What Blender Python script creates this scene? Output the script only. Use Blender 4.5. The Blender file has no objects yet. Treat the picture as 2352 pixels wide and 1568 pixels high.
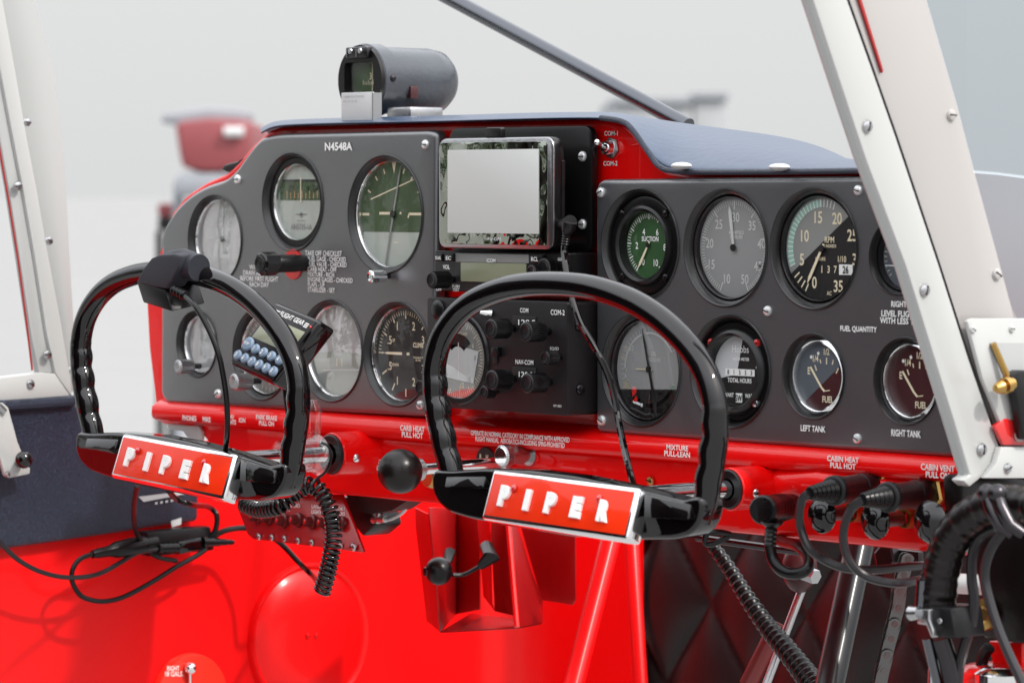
import bpy, bmesh, math, random
from mathutils import Vector, Matrix
random.seed(7)
PI = math.pi
scene = bpy.context.scene
COL = scene.collection

# ------------------------------------------------------------------ camera model
TH = math.radians(49.0); F = 8560.0; PIT = math.atan(340 / F); DIST = 2.9; H = 1.35
VD = Vector((-math.sin(TH) * math.cos(PIT), math.cos(TH) * math.cos(PIT), -math.sin(PIT)))
RT = Vector((math.cos(TH), math.sin(TH), 0))
UP = RT.cross(VD)
CAM = Vector((0, 0, H)) - VD * DIST

def ray(px, py): return VD + RT * ((px - 1176) / F) - UP * ((py - 784) / F)
def P(px, py, Y=0.0):
    d = ray(px, py); return CAM + d * ((Y - CAM.y) / d.y)
def AX(px, py, X):
    d = ray(px, py); return CAM + d * ((X - CAM.x) / d.x)
def PD(px, py, dist): return CAM + ray(px, py) * dist
def ppm(p): return F / ((p - CAM).dot(VD))
Q = {2: (574.2, 57.4, .21975), 3: (344.5, 287.1, .29296), 4: (976.2, 258.4, .29297), 5: (1320.7, 229.7, .34180), 6: (114.8, 562.7, .40272),
     7: (918.7, 602.9, .42111), 8: (1665.2, 689.1, .32953), 9: (0, 861.3, .45071), 10: (803.9, 976.2, .37761), 11: (1550.4, 1062.3, .34083), 12: (1780.1, 0, .69582)}
def q(n, x, y): a = Q[n]; return (a[0] + x * a[2], a[1] + y * a[2])
def Z(n, x, y, Y=0.0): return P(*q(n, x, y), Y)

# ------------------------------------------------------------------ materials
def newmat(name):
    m = bpy.data.materials.new(name); m.use_nodes = True
    nt = m.node_tree; return m, nt, nt.nodes['Principled BSDF']
def mat(name, col, rough=.5, metal=0., coat=0., bump=None, var=0., spec=.5, coat_r=.05, emit=0, vscale=30, rvar=0):
    m, nt, b = newmat(name)
    b.inputs['Base Color'].default_value = (*col, 1); b.inputs['Roughness'].default_value = rough
    b.inputs['Metallic'].default_value = metal; b.inputs['Coat Weight'].default_value = coat
    b.inputs['Coat Roughness'].default_value = coat_r; b.inputs['Specular IOR Level'].default_value = spec
    if emit: b.inputs['Emission Color'].default_value = (*col, 1); b.inputs['Emission Strength'].default_value = emit
    tc = nt.nodes.new('ShaderNodeTexCoord')
    if var or rvar:
        n = nt.nodes.new('ShaderNodeTexNoise'); n.inputs['Scale'].default_value = vscale; n.inputs['Detail'].default_value = 6
        nt.links.new(tc.outputs['Object'], n.inputs['Vector'])
    if var:
        mx = nt.nodes.new('ShaderNodeMix'); mx.data_type = 'RGBA'
        mx.inputs[6].default_value = (*[c * (1 - var) for c in col], 1); mx.inputs[7].default_value = (*[min(1, c * (1 + var)) for c in col], 1)
        nt.links.new(n.outputs['Fac'], mx.inputs[0]); nt.links.new(mx.outputs[2], b.inputs['Base Color'])
    if rvar:
        mr = nt.nodes.new('ShaderNodeMapRange'); mr.inputs[3].default_value = max(0, rough - rvar); mr.inputs[4].default_value = rough + rvar
        nt.links.new(n.outputs['Fac'], mr.inputs[0]); nt.links.new(mr.outputs[0], b.inputs['Roughness'])
    if bump:
        kind, sc_, st = bump
        if kind == 'noise':
            t = nt.nodes.new('ShaderNodeTexNoise'); t.inputs['Scale'].default_value = sc_; t.inputs['Detail'].default_value = 5; out = t.outputs['Fac']
        else:
            t = nt.nodes.new('ShaderNodeTexVoronoi'); t.feature = 'DISTANCE_TO_EDGE'; t.inputs['Scale'].default_value = sc_; out = t.outputs['Distance']
            w = nt.nodes.new('ShaderNodeTexNoise'); w.inputs['Scale'].default_value = sc_ * .6; w.inputs['Detail'].default_value = 4
            ad = nt.nodes.new('ShaderNodeMixRGB'); ad.blend_type = 'LINEAR_LIGHT'; ad.inputs[0].default_value = .03
            nt.links.new(tc.outputs['Object'], ad.inputs[1]); nt.links.new(tc.outputs['Object'], w.inputs['Vector']); nt.links.new(w.outputs['Color'], ad.inputs[2])
            nt.links.new(ad.outputs[0], t.inputs['Vector']); cm = nt.nodes.new('ShaderNodeMapRange'); cm.inputs[2].default_value = .10; cm.inputs[3].default_value = .78; cm.inputs[4].default_value = 1.06; nt.links.new(out, cm.inputs[0]); vs_ = nt.nodes.new('ShaderNodeVectorMath'); vs_.operation = 'SCALE'; vs_.inputs[0].default_value = col; nt.links.new(cm.outputs[0], vs_.inputs['Scale']); nt.links.new(vs_.outputs[0], b.inputs['Base Color'])  # crease shade of the grain is put into the colour
            rp = nt.nodes.new('ShaderNodeMapRange'); rp.inputs[2].default_value = .12; nt.links.new(out, rp.inputs[0]); out = rp.outputs[0]
        if kind == 'noise': nt.links.new(tc.outputs['Object'], t.inputs['Vector'])
        bp = nt.nodes.new('ShaderNodeBump'); bp.inputs['Strength'].default_value = st; bp.inputs['Distance'].default_value = .001 if kind == 'noise' else .002
        nt.links.new(out, bp.inputs['Height']); nt.links.new(bp.outputs[0], b.inputs['Normal'])
        if coat: nt.links.new(bp.outputs[0], b.inputs['Coat Normal'])
    return m
M = {}
M['panel'] = mat('black_panel_paint', (.029, .030, .034), .35, coat=1, bump=('noise', 900, .12), rvar=.06, vscale=35, spec=.9)
M['red'] = mat('gloss_red_paint', (.80, .003, .003), .38, spec=.1, coat=.6, coat_r=.04, bump=('noise', 22, .15), var=.05, vscale=12)
M['redwall'] = mat('red_wall_paint', (.86, .003, .004), .42, coat=.25, coat_r=.18, bump=('noise', 9, .5), var=.10, vscale=6, spec=.2, rvar=.1)
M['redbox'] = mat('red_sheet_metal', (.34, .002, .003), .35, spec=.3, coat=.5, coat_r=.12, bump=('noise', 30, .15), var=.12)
M['badge'] = mat('orange_red_enamel', (.80, .030, .004), .35, spec=.1, coat=.35, bump=('noise', 60, .2), var=.12, vscale=25)
M['chrome'] = mat('chrome', (.85, .85, .86), .10, metal=1, bump=('noise', 140, .06))
M['steel'] = mat('brushed_steel', (.46, .46, .47), .28, metal=1, bump=('noise', 300, .15))
M['darksteel'] = mat('dark_steel', (.06, .056, .06), .28, metal=1)
M['gloss_black'] = mat('gloss_black_bakelite', (.0035, .0025, .003), .3, spec=0, coat=1, coat_r=.04, bump=('noise', 60, .08))
M['plastic'] = mat('black_plastic', (.007, .0065, .0075), .34, spec=.35, bump=('noise', 700, .1))
M['radio'] = mat('worn_black_radio_paint', (.013, .011, .012), .42, spec=.4, bump=('noise', 500, .15), var=.5, vscale=18)
M['rubber'] = mat('black_rubber', (.004, .004, .0045), .30, spec=.3)
M['graycord'] = mat('grey_cord', (.016, .014, .016), .32, spec=.4)
M['ring'] = mat('black_bezel', (.005, .0045, .005), .28, spec=.4)
M['sealred'] = mat('dull_red_seal', (.33, .012, .012), .5)
M['darkchrome'] = mat('dark_chrome', (.13, .135, .15), .22, metal=1)
M['column'] = mat('gloss_black_column', (.005, .005, .006), .35, spec=.2, coat=.45, coat_r=.16)
M['selector'] = mat('orange_red_plate', (.85, .022, .008), .4, coat=.3, coat_r=.15, bump=('noise', 20, .2))
M['rimblack'] = mat('satin_black_rim', (.006, .0055, .006), .30, spec=.6)
M['screwhead'] = mat('screw_head', (.80, .80, .80), .38, metal=.7)
M['chain'] = mat('chain_steel', (.15, .145, .145), .3, metal=1)
M['asi'] = mat('dial_bright_grey', (.60, .60, .60), .5)  # on the airspeed dial, the glass's pale reflection is put into this grey
M['white_text'] = mat('white_lettering', (.85, .85, .83), .6)
M['cream'] = mat('cream_lume', (.80, .70, .50), .6)
M['orange_mark'] = mat('amber_marking', (.75, .42, .18), .6)
M['faint'] = mat('pale_marking', (.70, .71, .70), .6)
M['dial_black'] = mat('dial_black', (.012, .011, .011), .5)
M['dial_grey'] = mat('dial_grey', (.42, .42, .42), .5)  # on the manifold dial this grey carries a painted glass reflection
M['dial_pale'] = mat('dial_pale', (.56, .57, .58), .5)
M['dial_green_glare'] = mat('dial_green_glare', (.030, .088, .028), .45, var=.35, vscale=40)  # paints the trees mirrored in the suction gauge glass
M['dial_olive'] = mat('dial_olive', (.05, .085, .035), .45, var=.4, vscale=35)
M['dial_mist'] = mat('dial_mist', (.42, .46, .41), .5, var=.15)
M['dial_maroon'] = mat('dial_maroon', (.055, .012, .014), .4)  # on the fuel dials, the red mirrored in the glass is painted maroon
M['dial_slate'] = mat('dial_slate', (.10, .115, .135), .4)
M['dial_smoke'] = mat('dial_smoke', (.26, .26, .25), .5)
M['tint_green'] = mat('arc_green', (.32, .52, .44), .5)
M['screen'] = mat('gps_screen', (.60, .61, .585), .5)
M['lcd'] = mat('lcd', (.25, .26, .17), .35, coat=.3)
M['white'] = mat('white_paint', (.455, .46, .45), .32, coat=.3, bump=('noise', 15, .15), var=.04, vscale=10)
M['whitepink'] = mat('warm_white_paint', (.41, .392, .38), .28, coat=.6, var=.05, vscale=6)
M['post'] = mat('grey_white_paint', (.40, .41, .405), .5, var=.04, vscale=5)
M['gasket'] = mat('dark_gasket', (.02, .025, .03), .6)
M['vinyl'] = mat('navy_black_vinyl', (.030, .042, .075), .36, bump=('voronoi', 240, 1.0), spec=.6)
M['pad'] = mat('blue_black_vinyl', (.024, .046, .092), .36, bump=('noise', 120, .5), spec=.7, var=.12, vscale=90)
M['leather'] = mat('black_leather', (.006, .0035, .0035), .30, bump=('noise', 55, .8), spec=.35)
M['quilt'] = mat('black_quilted_leather', (.010, .005, .0055), .42, bump=('noise', 200, .2), spec=.35)
M['brass'] = mat('brass', (.50, .31, .10), .3, metal=1)
M['btn'] = mat('blue_grey_button', (.19, .26, .36), .5)
M['fabric'] = mat('black_strap', (.012, .014, .022), .6, bump=('noise', 1500, .8))
M['maroon'] = mat('maroon_breaker', (.10, .008, .008), .35)
M['redlamp'] = mat('red_lens', (.6, .02, .02), .15, coat=1)
M['card'] = mat('white_card', (.58, .58, .58), .5)
M['paperw'] = mat('compass_black', (.048, .054, .066), .26, bump=('noise', 250, .25), var=.3, spec=.7)
M['ground'] = mat('concrete_apron', (.275, .275, .27), .95, spec=.1, var=.05, vscale=.6)
M['aircraft_red'] = mat('aircraft_red', (.24, .05, .055), .5)
M['aircraft_grey'] = mat('aircraft_pale', (.28, .295, .32), .7)
M['leaf'] = mat('leaf', (.055, .12, .025), .55, var=.5, vscale=2)
M['bark'] = mat('bark', (.10, .07, .05), .8)
M['building'] = mat('hangar_wall', (.36, .37, .38), .9)
M['windowlight'] = mat('chart_cyan', (.6, .62, .6), .4)

def glass(name, tint=(1, 1, 1), g=.06, bump=0, rough=.01, gcol=(1, 1, 1)):
    m = bpy.data.materials.new(name); m.use_nodes = True; nt = m.node_tree; nt.nodes.clear()
    o = nt.nodes.new('ShaderNodeOutputMaterial'); mx = nt.nodes.new('ShaderNodeMixShader')
    t = nt.nodes.new('ShaderNodeBsdfTransparent'); t.inputs[0].default_value = (*tint, 1)
    gl = nt.nodes.new('ShaderNodeBsdfGlossy'); gl.inputs['Roughness'].default_value = rough; gl.inputs[0].default_value = (*gcol, 1)
    lw0 = nt.nodes.new('ShaderNodeLayerWeight'); lw0.inputs[0].default_value = .5; lw = nt.nodes.new('ShaderNodeMath'); lw.operation = 'POWER'; lw.inputs[1].default_value = 4; nt.links.new(lw0.outputs['Facing'], lw.inputs[0])
    a = nt.nodes.new('ShaderNodeMath'); a.operation = 'ADD'; a.use_clamp = True; a.inputs[1].default_value = g
    nt.links.new(lw.outputs[0], a.inputs[0]); nt.links.new(a.outputs[0], mx.inputs[0])
    nt.links.new(t.outputs[0], mx.inputs[1]); nt.links.new(gl.outputs[0], mx.inputs[2]); nt.links.new(mx.outputs[0], o.inputs[0])
    if bump:
        tc = nt.nodes.new('ShaderNodeTexCoord'); n = nt.nodes.new('ShaderNodeTexNoise'); n.inputs['Scale'].default_value = 28; n.inputs['Detail'].default_value = 1
        nt.links.new(tc.outputs['Object'], n.inputs['Vector'])
        b = nt.nodes.new('ShaderNodeBump'); b.inputs['Strength'].default_value = bump; b.inputs['Distance'].default_value = .01
        nt.links.new(n.outputs['Fac'], b.inputs['Height']); nt.links.new(b.outputs[0], gl.inputs['Normal'])
    return m
M['glass'] = glass('gauge_glass', g=.03)
M['glass_wash'] = glass('gauge_glass_hazy', g=.22)
M['windshield'] = glass('windshield_plexi', (.985, .985, .985), g=-.08)
M['sideglass'] = glass('side_window_tint', (.70, .75, .79), g=-.02)
M['clear'] = glass('clear_plastic', (.93, .94, .95), g=.12)
M['gpsglass'] = mat('gps_mirror_bezel', (.30, .32, .27), .03, metal=1, bump=('noise', 26, 1.0))
M['gpsglass'].node_tree.nodes['Bump'].inputs['Distance'].default_value = .012
M['gloss_black'].node_tree.nodes['Principled BSDF'].inputs['Coat IOR'].default_value = 1.56
M['panel'].node_tree.nodes['Principled BSDF'].inputs['Coat IOR'].default_value = 2.0
M['panel'].node_tree.nodes['Principled BSDF'].inputs['Coat Roughness'].default_value = .38
def _noise(n):
    for k in M[n].node_tree.nodes:
        if k.type == 'TEX_NOISE': k.inputs['Detail'].default_value = 1.5
_noise('gpsglass')

# ------------------------------------------------------------------ mesh builder
ORG = {}
_tc = {}
def text_geo(s, bold=.0, align='CENTER', ext=0., bev=0., line=1.0):
    k = (s, bold, align, ext, bev, line)
    if k in _tc: return _tc[k]
    c = bpy.data.curves.new('t', 'FONT'); c.body = s; c.size = 1; c.align_x = align; c.offset = bold; c.extrude = ext
    c.bevel_depth = bev; c.bevel_resolution = 2 if bev else 0; c.resolution_u = 3; c.space_line = line
    o = bpy.data.objects.new('t', c); COL.objects.link(o)
    dg = bpy.context.evaluated_depsgraph_get(); dg.update()
    me = o.evaluated_get(dg).to_mesh()
    v = [tuple(x.co) for x in me.vertices]; f = [tuple(p.vertices) for p in me.polygons]
    o.evaluated_get(dg).to_mesh_clear()
    bpy.data.objects.remove(o); bpy.data.curves.remove(c)
    bb = (min(x[0] for x in v), min(x[1] for x in v), max(x[0] for x in v), max(x[1] for x in v))
    _tc[k] = (v, f, bb); return _tc[k]

class MB:
    def __init__(s): s.v = []; s.f = []
    def add(s, v, f):
        n = len(s.v); s.v += [Vector(x) for x in v]; s.f += [tuple(i + n for i in x) for x in f]; return s
    def poly(s, pts): return s.add(pts, [tuple(range(len(pts)))])
    def box(s, a, b):
        x0, y0, z0 = a; x1, y1, z1 = b
        return s.add([(x0, y0, z0), (x1, y0, z0), (x1, y1, z0), (x0, y1, z0), (x0, y0, z1), (x1, y0, z1), (x1, y1, z1), (x0, y1, z1)],
                     [(0, 3, 2, 1), (4, 5, 6, 7), (0, 1, 5, 4), (1, 2, 6, 5), (2, 3, 7, 6), (3, 0, 4, 7)])
    def fbox(s, O, U, V, W):
        O, U, V, W = map(Vector, (O, U, V, W))
        return s.add([O, O + U, O + U + V, O + V, O + W, O + U + W, O + U + V + W, O + V + W],
                     [(0, 3, 2, 1), (4, 5, 6, 7), (0, 1, 5, 4), (1, 2, 6, 5), (2, 3, 7, 6), (3, 0, 4, 7)])
    def extr(s, pts, d):
        n = len(pts); d = Vector(d); a = [Vector(p) for p in pts]
        return s.add(a + [p + d for p in a], [tuple(range(n)), tuple(reversed(range(n, 2 * n)))] + [(i, (i + 1) % n, (i + 1) % n + n, i + n) for i in range(n)])
    def tube(s, path, r, n=10, caps=True, closed=False, smooth=0, flat=1.0):
        path = [Vector(p) for p in path]
        if smooth: path, r = crom(path, smooth, r)
        R = r if isinstance(r, (list, tuple)) else [r] * len(path)
        m = len(path); rings = []; up = None
        for i in range(m):
            a = path[(i - 1) % m] if (i > 0 or closed) else path[i]; b = path[(i + 1) % m] if (i < m - 1 or closed) else path[i]
            t = (b - a).normalized()
            if up is None:
                up = Vector((0, 0, 1)) if abs(t.z) < .9 else Vector((1, 0, 0))
            x = t.cross(up)
            if x.length < 1e-6: x = t.orthogonal()
            x.normalize(); y = x.cross(t).normalized(); up = y
            rings.append([path[i] + (x * math.cos(2 * PI * k / n) * flat + y * math.sin(2 * PI * k / n)) * R[i] for k in range(n)])
        V = [p for rg in rings for p in rg]; Fc = []
        for i in range(m if closed else m - 1):
            j = (i + 1) % m
            for k in range(n):
                l = (k + 1) % n; Fc.append((i * n + k, i * n + l, j * n + l, j * n + k))
        if caps and not closed: Fc += [tuple(reversed(range(n))), tuple(range((m - 1) * n, m * n))]
        return s.add(V, Fc)
    def lathe(s, c, ax, prof, n=32, cap=True):
        c = Vector(c); ax = Vector(ax).normalized(); x = ax.orthogonal().normalized(); y = ax.cross(x)
        V = []; Fc = []
        for t, r in prof: V += [c + ax * t + (x * math.cos(2 * PI * k / n) + y * math.sin(2 * PI * k / n)) * max(r, 1e-6) for k in range(n)]
        for i in range(len(prof) - 1):
            for k in range(n):
                l = (k + 1) % n; Fc.append((i * n + k, i * n + l, (i + 1) * n + l, (i + 1) * n + k))
        if cap: Fc += [tuple(reversed(range(n))), tuple(range((len(prof) - 1) * n, len(prof) * n))]
        return s.add(V, Fc)
    def ball(s, c, r, n=20, ax=(0, 0, 1), sq=1.0):
        return s.lathe(c, ax, [(-r * sq * math.cos(PI * i / 12), r * math.sin(PI * i / 12)) for i in range(13)], n, False)
    def text(s, t, O, U, V, N=(0, -1, 0), bold=0., align='CENTER', ext=0., bev=0., line=1.0, fit=True):
        v, f, bb = text_geo(t, bold, align, ext, bev, line); O, U, V, N = map(Vector, (O, U, V, N))
        w = bb[2] - bb[0]; h = bb[3] - bb[1]; sc_ = V.length / h
        return s.add([O + U * ((a[0] - bb[0]) / w) + V * ((a[1] - bb[1]) / h) + N * (a[2] * sc_) for a in v], f)
    def tc(s, t, c, h, N=(0, -1, 0), wide=.8, bold=.01, U=(1, 0, 0), Vd=(0, 0, 1)):
        v, f, bb = text_geo(t, bold); w = (bb[2] - bb[0]) / (bb[3] - bb[1]) * h * wide
        U = Vector(U); Vd = Vector(Vd); c = Vector(c)
        return s.text(t, c - U * w / 2 - Vd * h / 2, U * w, Vd * h, N, bold)
    def build(s, name, m, parent=None, bevel=0., seg=2, sm=35, org=None, weld=False):
        me = bpy.data.meshes.new(name)
        if parent is not None: o0 = ORG[parent.name]
        elif org is not None: o0 = Vector(org)
        else:
            mn = [min(v[i] for v in s.v) for i in range(3)]; mx = [max(v[i] for v in s.v) for i in range(3)]
            o0 = Vector(((mn[0] + mx[0]) / 2, (mn[1] + mx[1]) / 2, mn[2]))
        bm = bmesh.new()
        vs = [bm.verts.new(v - o0) for v in s.v]
        for f in s.f:
            try: bm.faces.new([vs[i] for i in f])
            except ValueError: pass
        if weld: bmesh.ops.remove_doubles(bm, verts=bm.verts, dist=1e-5)
        bmesh.ops.recalc_face_normals(bm, faces=bm.faces)
        if bevel:
            ed = [e for e in bm.edges if len(e.link_faces) == 2 and e.calc_face_angle(0) > .5]
            bmesh.ops.bevel(bm, geom=ed, offset=bevel, segments=seg, profile=.5, affect='EDGES', clamp_overlap=True)
        bm.to_mesh(me); bm.free()
        me.polygons.foreach_set('use_smooth', [True] * len(me.polygons)); me.set_sharp_from_angle(angle=math.radians(sm))
        me.materials.append(m if not isinstance(m, str) else M[m])
        o = bpy.data.objects.new(name, me); COL.objects.link(o)
        if parent is not None: o.parent = parent
        else: o.location = o0
        ORG[o.name] = o0.copy(); return o

def crom(p, k, r=None):
    out = []; ro = []; R = r if isinstance(r, (list, tuple)) else None
    for i in range(len(p) - 1):
        a = p[max(i - 1, 0)]; b = p[i]; c = p[i + 1]; d = p[min(i + 2, len(p) - 1)]
        for j in range(k):
            t = j / k
            out.append(.5 * ((2 * b) + (c - a) * t + (2 * a - 5 * b + 4 * c - d) * t * t + (3 * b - a - 3 * c + d) * t ** 3))
            ro.append(R[i] * (1 - t) + R[i + 1] * t if R else r)
    out.append(p[-1]); ro.append(R[-1] if R else r)
    return out, ro

def tag(o, label=None, cat=None, group=None, kind=None):
    if label: o['label'] = label
    if cat: o['category'] = cat
    if group: o['group'] = group
    if kind: o['kind'] = kind
    return o
def thing(name, label, cat, loc, group=None):
    o = bpy.data.objects.new(name, None); COL.objects.link(o); o.location = loc; o.empty_display_size = .02
    ORG[o.name] = Vector(loc); return tag(o, label, cat, group)
def dup(root, loc, rot=None):
    r = root.copy(); COL.objects.link(r); r.location = loc
    if rot is not None: r.rotation_euler = rot
    def rec(a, b):
        for ch in [x for x in scene.objects if x.parent == a]:
            c = ch.copy(); COL.objects.link(c); c.parent = b; rec(ch, c)
    rec(root, r); return r

def W(x0, y0, x1, y1, Y):
    xm = (x0 + x1) / 2; ym = (y0 + y1) / 2
    return P(x0, ym, Y).x, P(x1, ym, Y).x, P(xm, y1, Y).z, P(xm, y0, Y).z     # X0 X1 Zbottom Ztop
def ptext(mb, s, x0, y0, x1, y1, Y, bold=.015, align='CENTER', line=.85):
    a = W(x0, y0, x1, y1, Y); mb.cuts = getattr(mb, 'cuts', []) + [(len(mb.v), len(mb.f))]
    return mb.text(s, (a[0], Y, a[2]), (a[1] - a[0], 0, 0), (0, 0, a[3] - a[2]), bold=bold, align=align, line=line)
def build_texts(mb, name, m, parent):
    cuts = mb.cuts + [(len(mb.v), len(mb.f))]
    for (v0, f0), (v1, f1) in zip(cuts, cuts[1:]):
        k_ = MB(); k_.v = mb.v[v0:v1]; k_.f = [tuple(i - v0 for i in f) for f in mb.f[f0:f1]]; k_.build(name, m, parent)
def roundpoly(pts, rad, seg=6):
    out = []; n = len(pts)
    for i in range(n):
        p = Vector(pts[i]); a = Vector(pts[i - 1]); b = Vector(pts[(i + 1) % n]); r = rad[i] if isinstance(rad, (list, tuple)) else rad
        if r <= 0: out.append(p); continue
        u = (a - p); v = (b - p); r = min(r, u.length * .45, v.length * .45); u.normalize(); v.normalize()
        s_ = p + u * r; e = p + v * r
        for k in range(seg + 1):
            t = k / seg; out.append(s_ * (1 - t) ** 2 + p * 2 * t * (1 - t) + e * t * t)
    return out
def rrect(x0, x1, z0, z1, r, seg=5): return roundpoly([(x0, z0), (x1, z0), (x1, z1), (x0, z1)], r, seg)
def inset(poly, d):
    n = len(poly); A = sum(poly[i][0] * poly[(i + 1) % n][1] - poly[(i + 1) % n][0] * poly[i][1] for i in range(n)); sg = 1 if A > 0 else -1
    out = []
    for i in range(n):
        a = Vector(poly[i - 1][:2]); p = Vector(poly[i][:2]); b = Vector(poly[(i + 1) % n][:2])
        e1 = (p - a); e2 = (b - p)
        if e1.length < 1e-9: e1 = e2
        if e2.length < 1e-9: e2 = e1
        e1.normalize(); e2.normalize()
        n1 = Vector((-e1.y, e1.x)) * sg; n2 = Vector((-e2.y, e2.x)) * sg; m = n1 + n2
        if m.length < 1e-6: m = n1
        m = m / max(.4, m.length_squared / 2) if False else m.normalized() / max(.6, m.normalized().dot(n1))
        out.append(p + m * d)
    return out
def xz(pts, Y=0.): return [(lambda w: (w.x, w.z))(P(a, b, Y)) for a, b in pts]
def plate(mb, poly, y0, roll, depth, holes=()):
    """sheet metal plate: front face at y0 with round holes, rolled edge going back to y0+depth"""
    steps = 5; inner = inset(poly, roll)
    bm = bmesh.new()
    def loop(pts):
        vs = [bm.verts.new((p[0], y0, p[1])) for p in pts]; es = [bm.edges.new((vs[i], vs[(i + 1) % len(vs)])) for i in range(len(vs))]; return es
    E = loop(inner)
    for (cx, cz, r) in holes: E += loop([(cx + r * math.cos(2 * PI * k / 56), cz + r * math.sin(2 * PI * k / 56)) for k in range(56)])
    bmesh.ops.triangle_fill(bm, edges=E, use_beauty=True, use_dissolve=False)
    bm.verts.index_update()
    mb.add([v.co.copy() for v in bm.verts], [tuple(v.index for v in f.verts) for f in bm.faces]); bm.free()
    rings = []
    for k in range(steps + 1):
        a = PI / 2 * k / steps; off = roll * (1 - math.sin(a)); yy = y0 + roll * (1 - math.cos(a))
        rings.append([(p[0], yy, p[1]) for p in inset(poly, off)])
    rings.append([(p[0], y0 + depth, p[1]) for p in poly])
    n = len(poly); V = [p for r in rings for p in r]
    mb.add(V, [(i * n + k, i * n + (k + 1) % n, (i + 1) * n + (k + 1) % n, (i + 1) * n + k) for i in range(len(rings) - 1) for k in range(n)])
def screw_mb(c, r, ax=(0, -1, 0)):
    mb = MB(); mb.lathe(c, ax, [(0, r), (r * .25, r), (r * .55, r * .8), (r * .7, r * .4), (r * .74, 0)], 16, False)
    return mb
def screw(px, py, hpx, Y, parent, m='screwhead', ang=None, name='screw', world=None, ax=(0, -1, 0)):
    c = world if world is not None else P(px, py, Y); r = hpx / 2 / ppm(c); mb = screw_mb(c, r, ax)
    o = mb.build(name, m, parent)
    a = ang if ang is not None else random.uniform(-.6, .6)
    A = Vector(ax).normalized(); U = Vector((math.cos(a), 0, math.sin(a))) if abs(A.y) > .5 else Vector((0, math.cos(a), math.sin(a)))
    U = (U - A * U.dot(A)).normalized(); V = A.cross(U)
    s_ = MB().fbox(c - U * r * .75 - V * r * .10 + A * r * .55, U * r * 1.5, V * r * .20, A * r * .22)
    s_.build('slot', 'ring', o); return o

# ================================================================== CAMERA, WORLD, SUN
cd = bpy.data.cameras.new('camera'); cam = bpy.data.objects.new('camera', cd); COL.objects.link(cam)
cam.matrix_world = Matrix((RT, UP, -VD)).transposed().to_4x4(); cam.location = CAM
cd.sensor_width = 36; cd.lens = 36 * F / 2352; cd.clip_start = .1; cd.clip_end = 3000
cd.dof.use_dof = True; cd.dof.focus_distance = 2.82; cd.dof.aperture_fstop = 13
scene.camera = cam
SUN_DIR = Vector((.68, .12, .72)).normalized()      # towards the sun
w = bpy.data.worlds.new('World'); scene.world = w; w.use_nodes = True; nt = w.node_tree; nt.nodes.clear()
out = nt.nodes.new('ShaderNodeOutputWorld'); bg = nt.nodes.new('ShaderNodeBackground'); sky = nt.nodes.new('ShaderNodeTexSky')
sky.sky_type = 'NISHITA'; sky.sun_disc = False; sky.sun_elevation = math.asin(SUN_DIR.z); sky.sun_rotation = math.atan2(SUN_DIR.x, SUN_DIR.y); sky.dust_density = 3; sky.air_density = 1
mix = nt.nodes.new('ShaderNodeMix'); mix.data_type = 'RGBA'; mix.inputs[0].default_value = .80
mix.inputs[7].default_value = (6.9, 6.95, 7.0, 1)                      # bright even haze
nt.links.new(sky.outputs[0], mix.inputs[6])
tcw = nt.nodes.new('ShaderNodeTexCoord'); sp_ = nt.nodes.new('ShaderNodeSeparateXYZ'); nt.links.new(tcw.outputs['Generated'], sp_.inputs[0])
mrw = nt.nodes.new('ShaderNodeMapRange'); mrw.inputs[1].default_value = .12; mrw.inputs[2].default_value = .6; mrw.inputs[3].default_value = .92; mrw.inputs[4].default_value = 2.7
nt.links.new(sp_.outputs[2], mrw.inputs[0]); vm = nt.nodes.new('ShaderNodeVectorMath'); vm.operation = 'SCALE'
nt.links.new(mix.outputs[2], vm.inputs[0]); nt.links.new(mrw.outputs[0], vm.inputs['Scale']); nt.links.new(vm.outputs[0], bg.inputs[0]); bg.inputs[1].default_value = .138
nt.links.new(bg.outputs[0], out.inputs[0])
sl = bpy.data.lights.new('sun', 'SUN'); sl.energy = 2.6; sl.angle = math.radians(2.5); sl.color = (1, .965, .91)
so = bpy.data.objects.new('sun', sl); COL.objects.link(so); so.rotation_euler = (-SUN_DIR).to_track_quat('-Z', 'Y').to_euler()
scene.view_settings.view_transform = 'Standard'; scene.view_settings.look = 'None'; scene.view_settings.exposure = 0
scene.cycles.use_denoising = True; scene.cycles.max_bounces = 8; scene.cycles.transparent_max_bounces = 12
scene.cycles.caustics_reflective = False; scene.cycles.caustics_refractive = False; scene.cycles.sample_clamp_indirect = 6

XL = P(345, 950, 0).x - .015; XR = P(2215, 1100, -.03).x

# ================================================================== BACKGROUND
g = MB(); g.poly([(-900, -900, 0), (900, -900, 0), (900, 900, 0), (-900, 900, 0)])
tag(g.build('ground', 'ground'), 'pale concrete apron outside', kind='structure')
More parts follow.
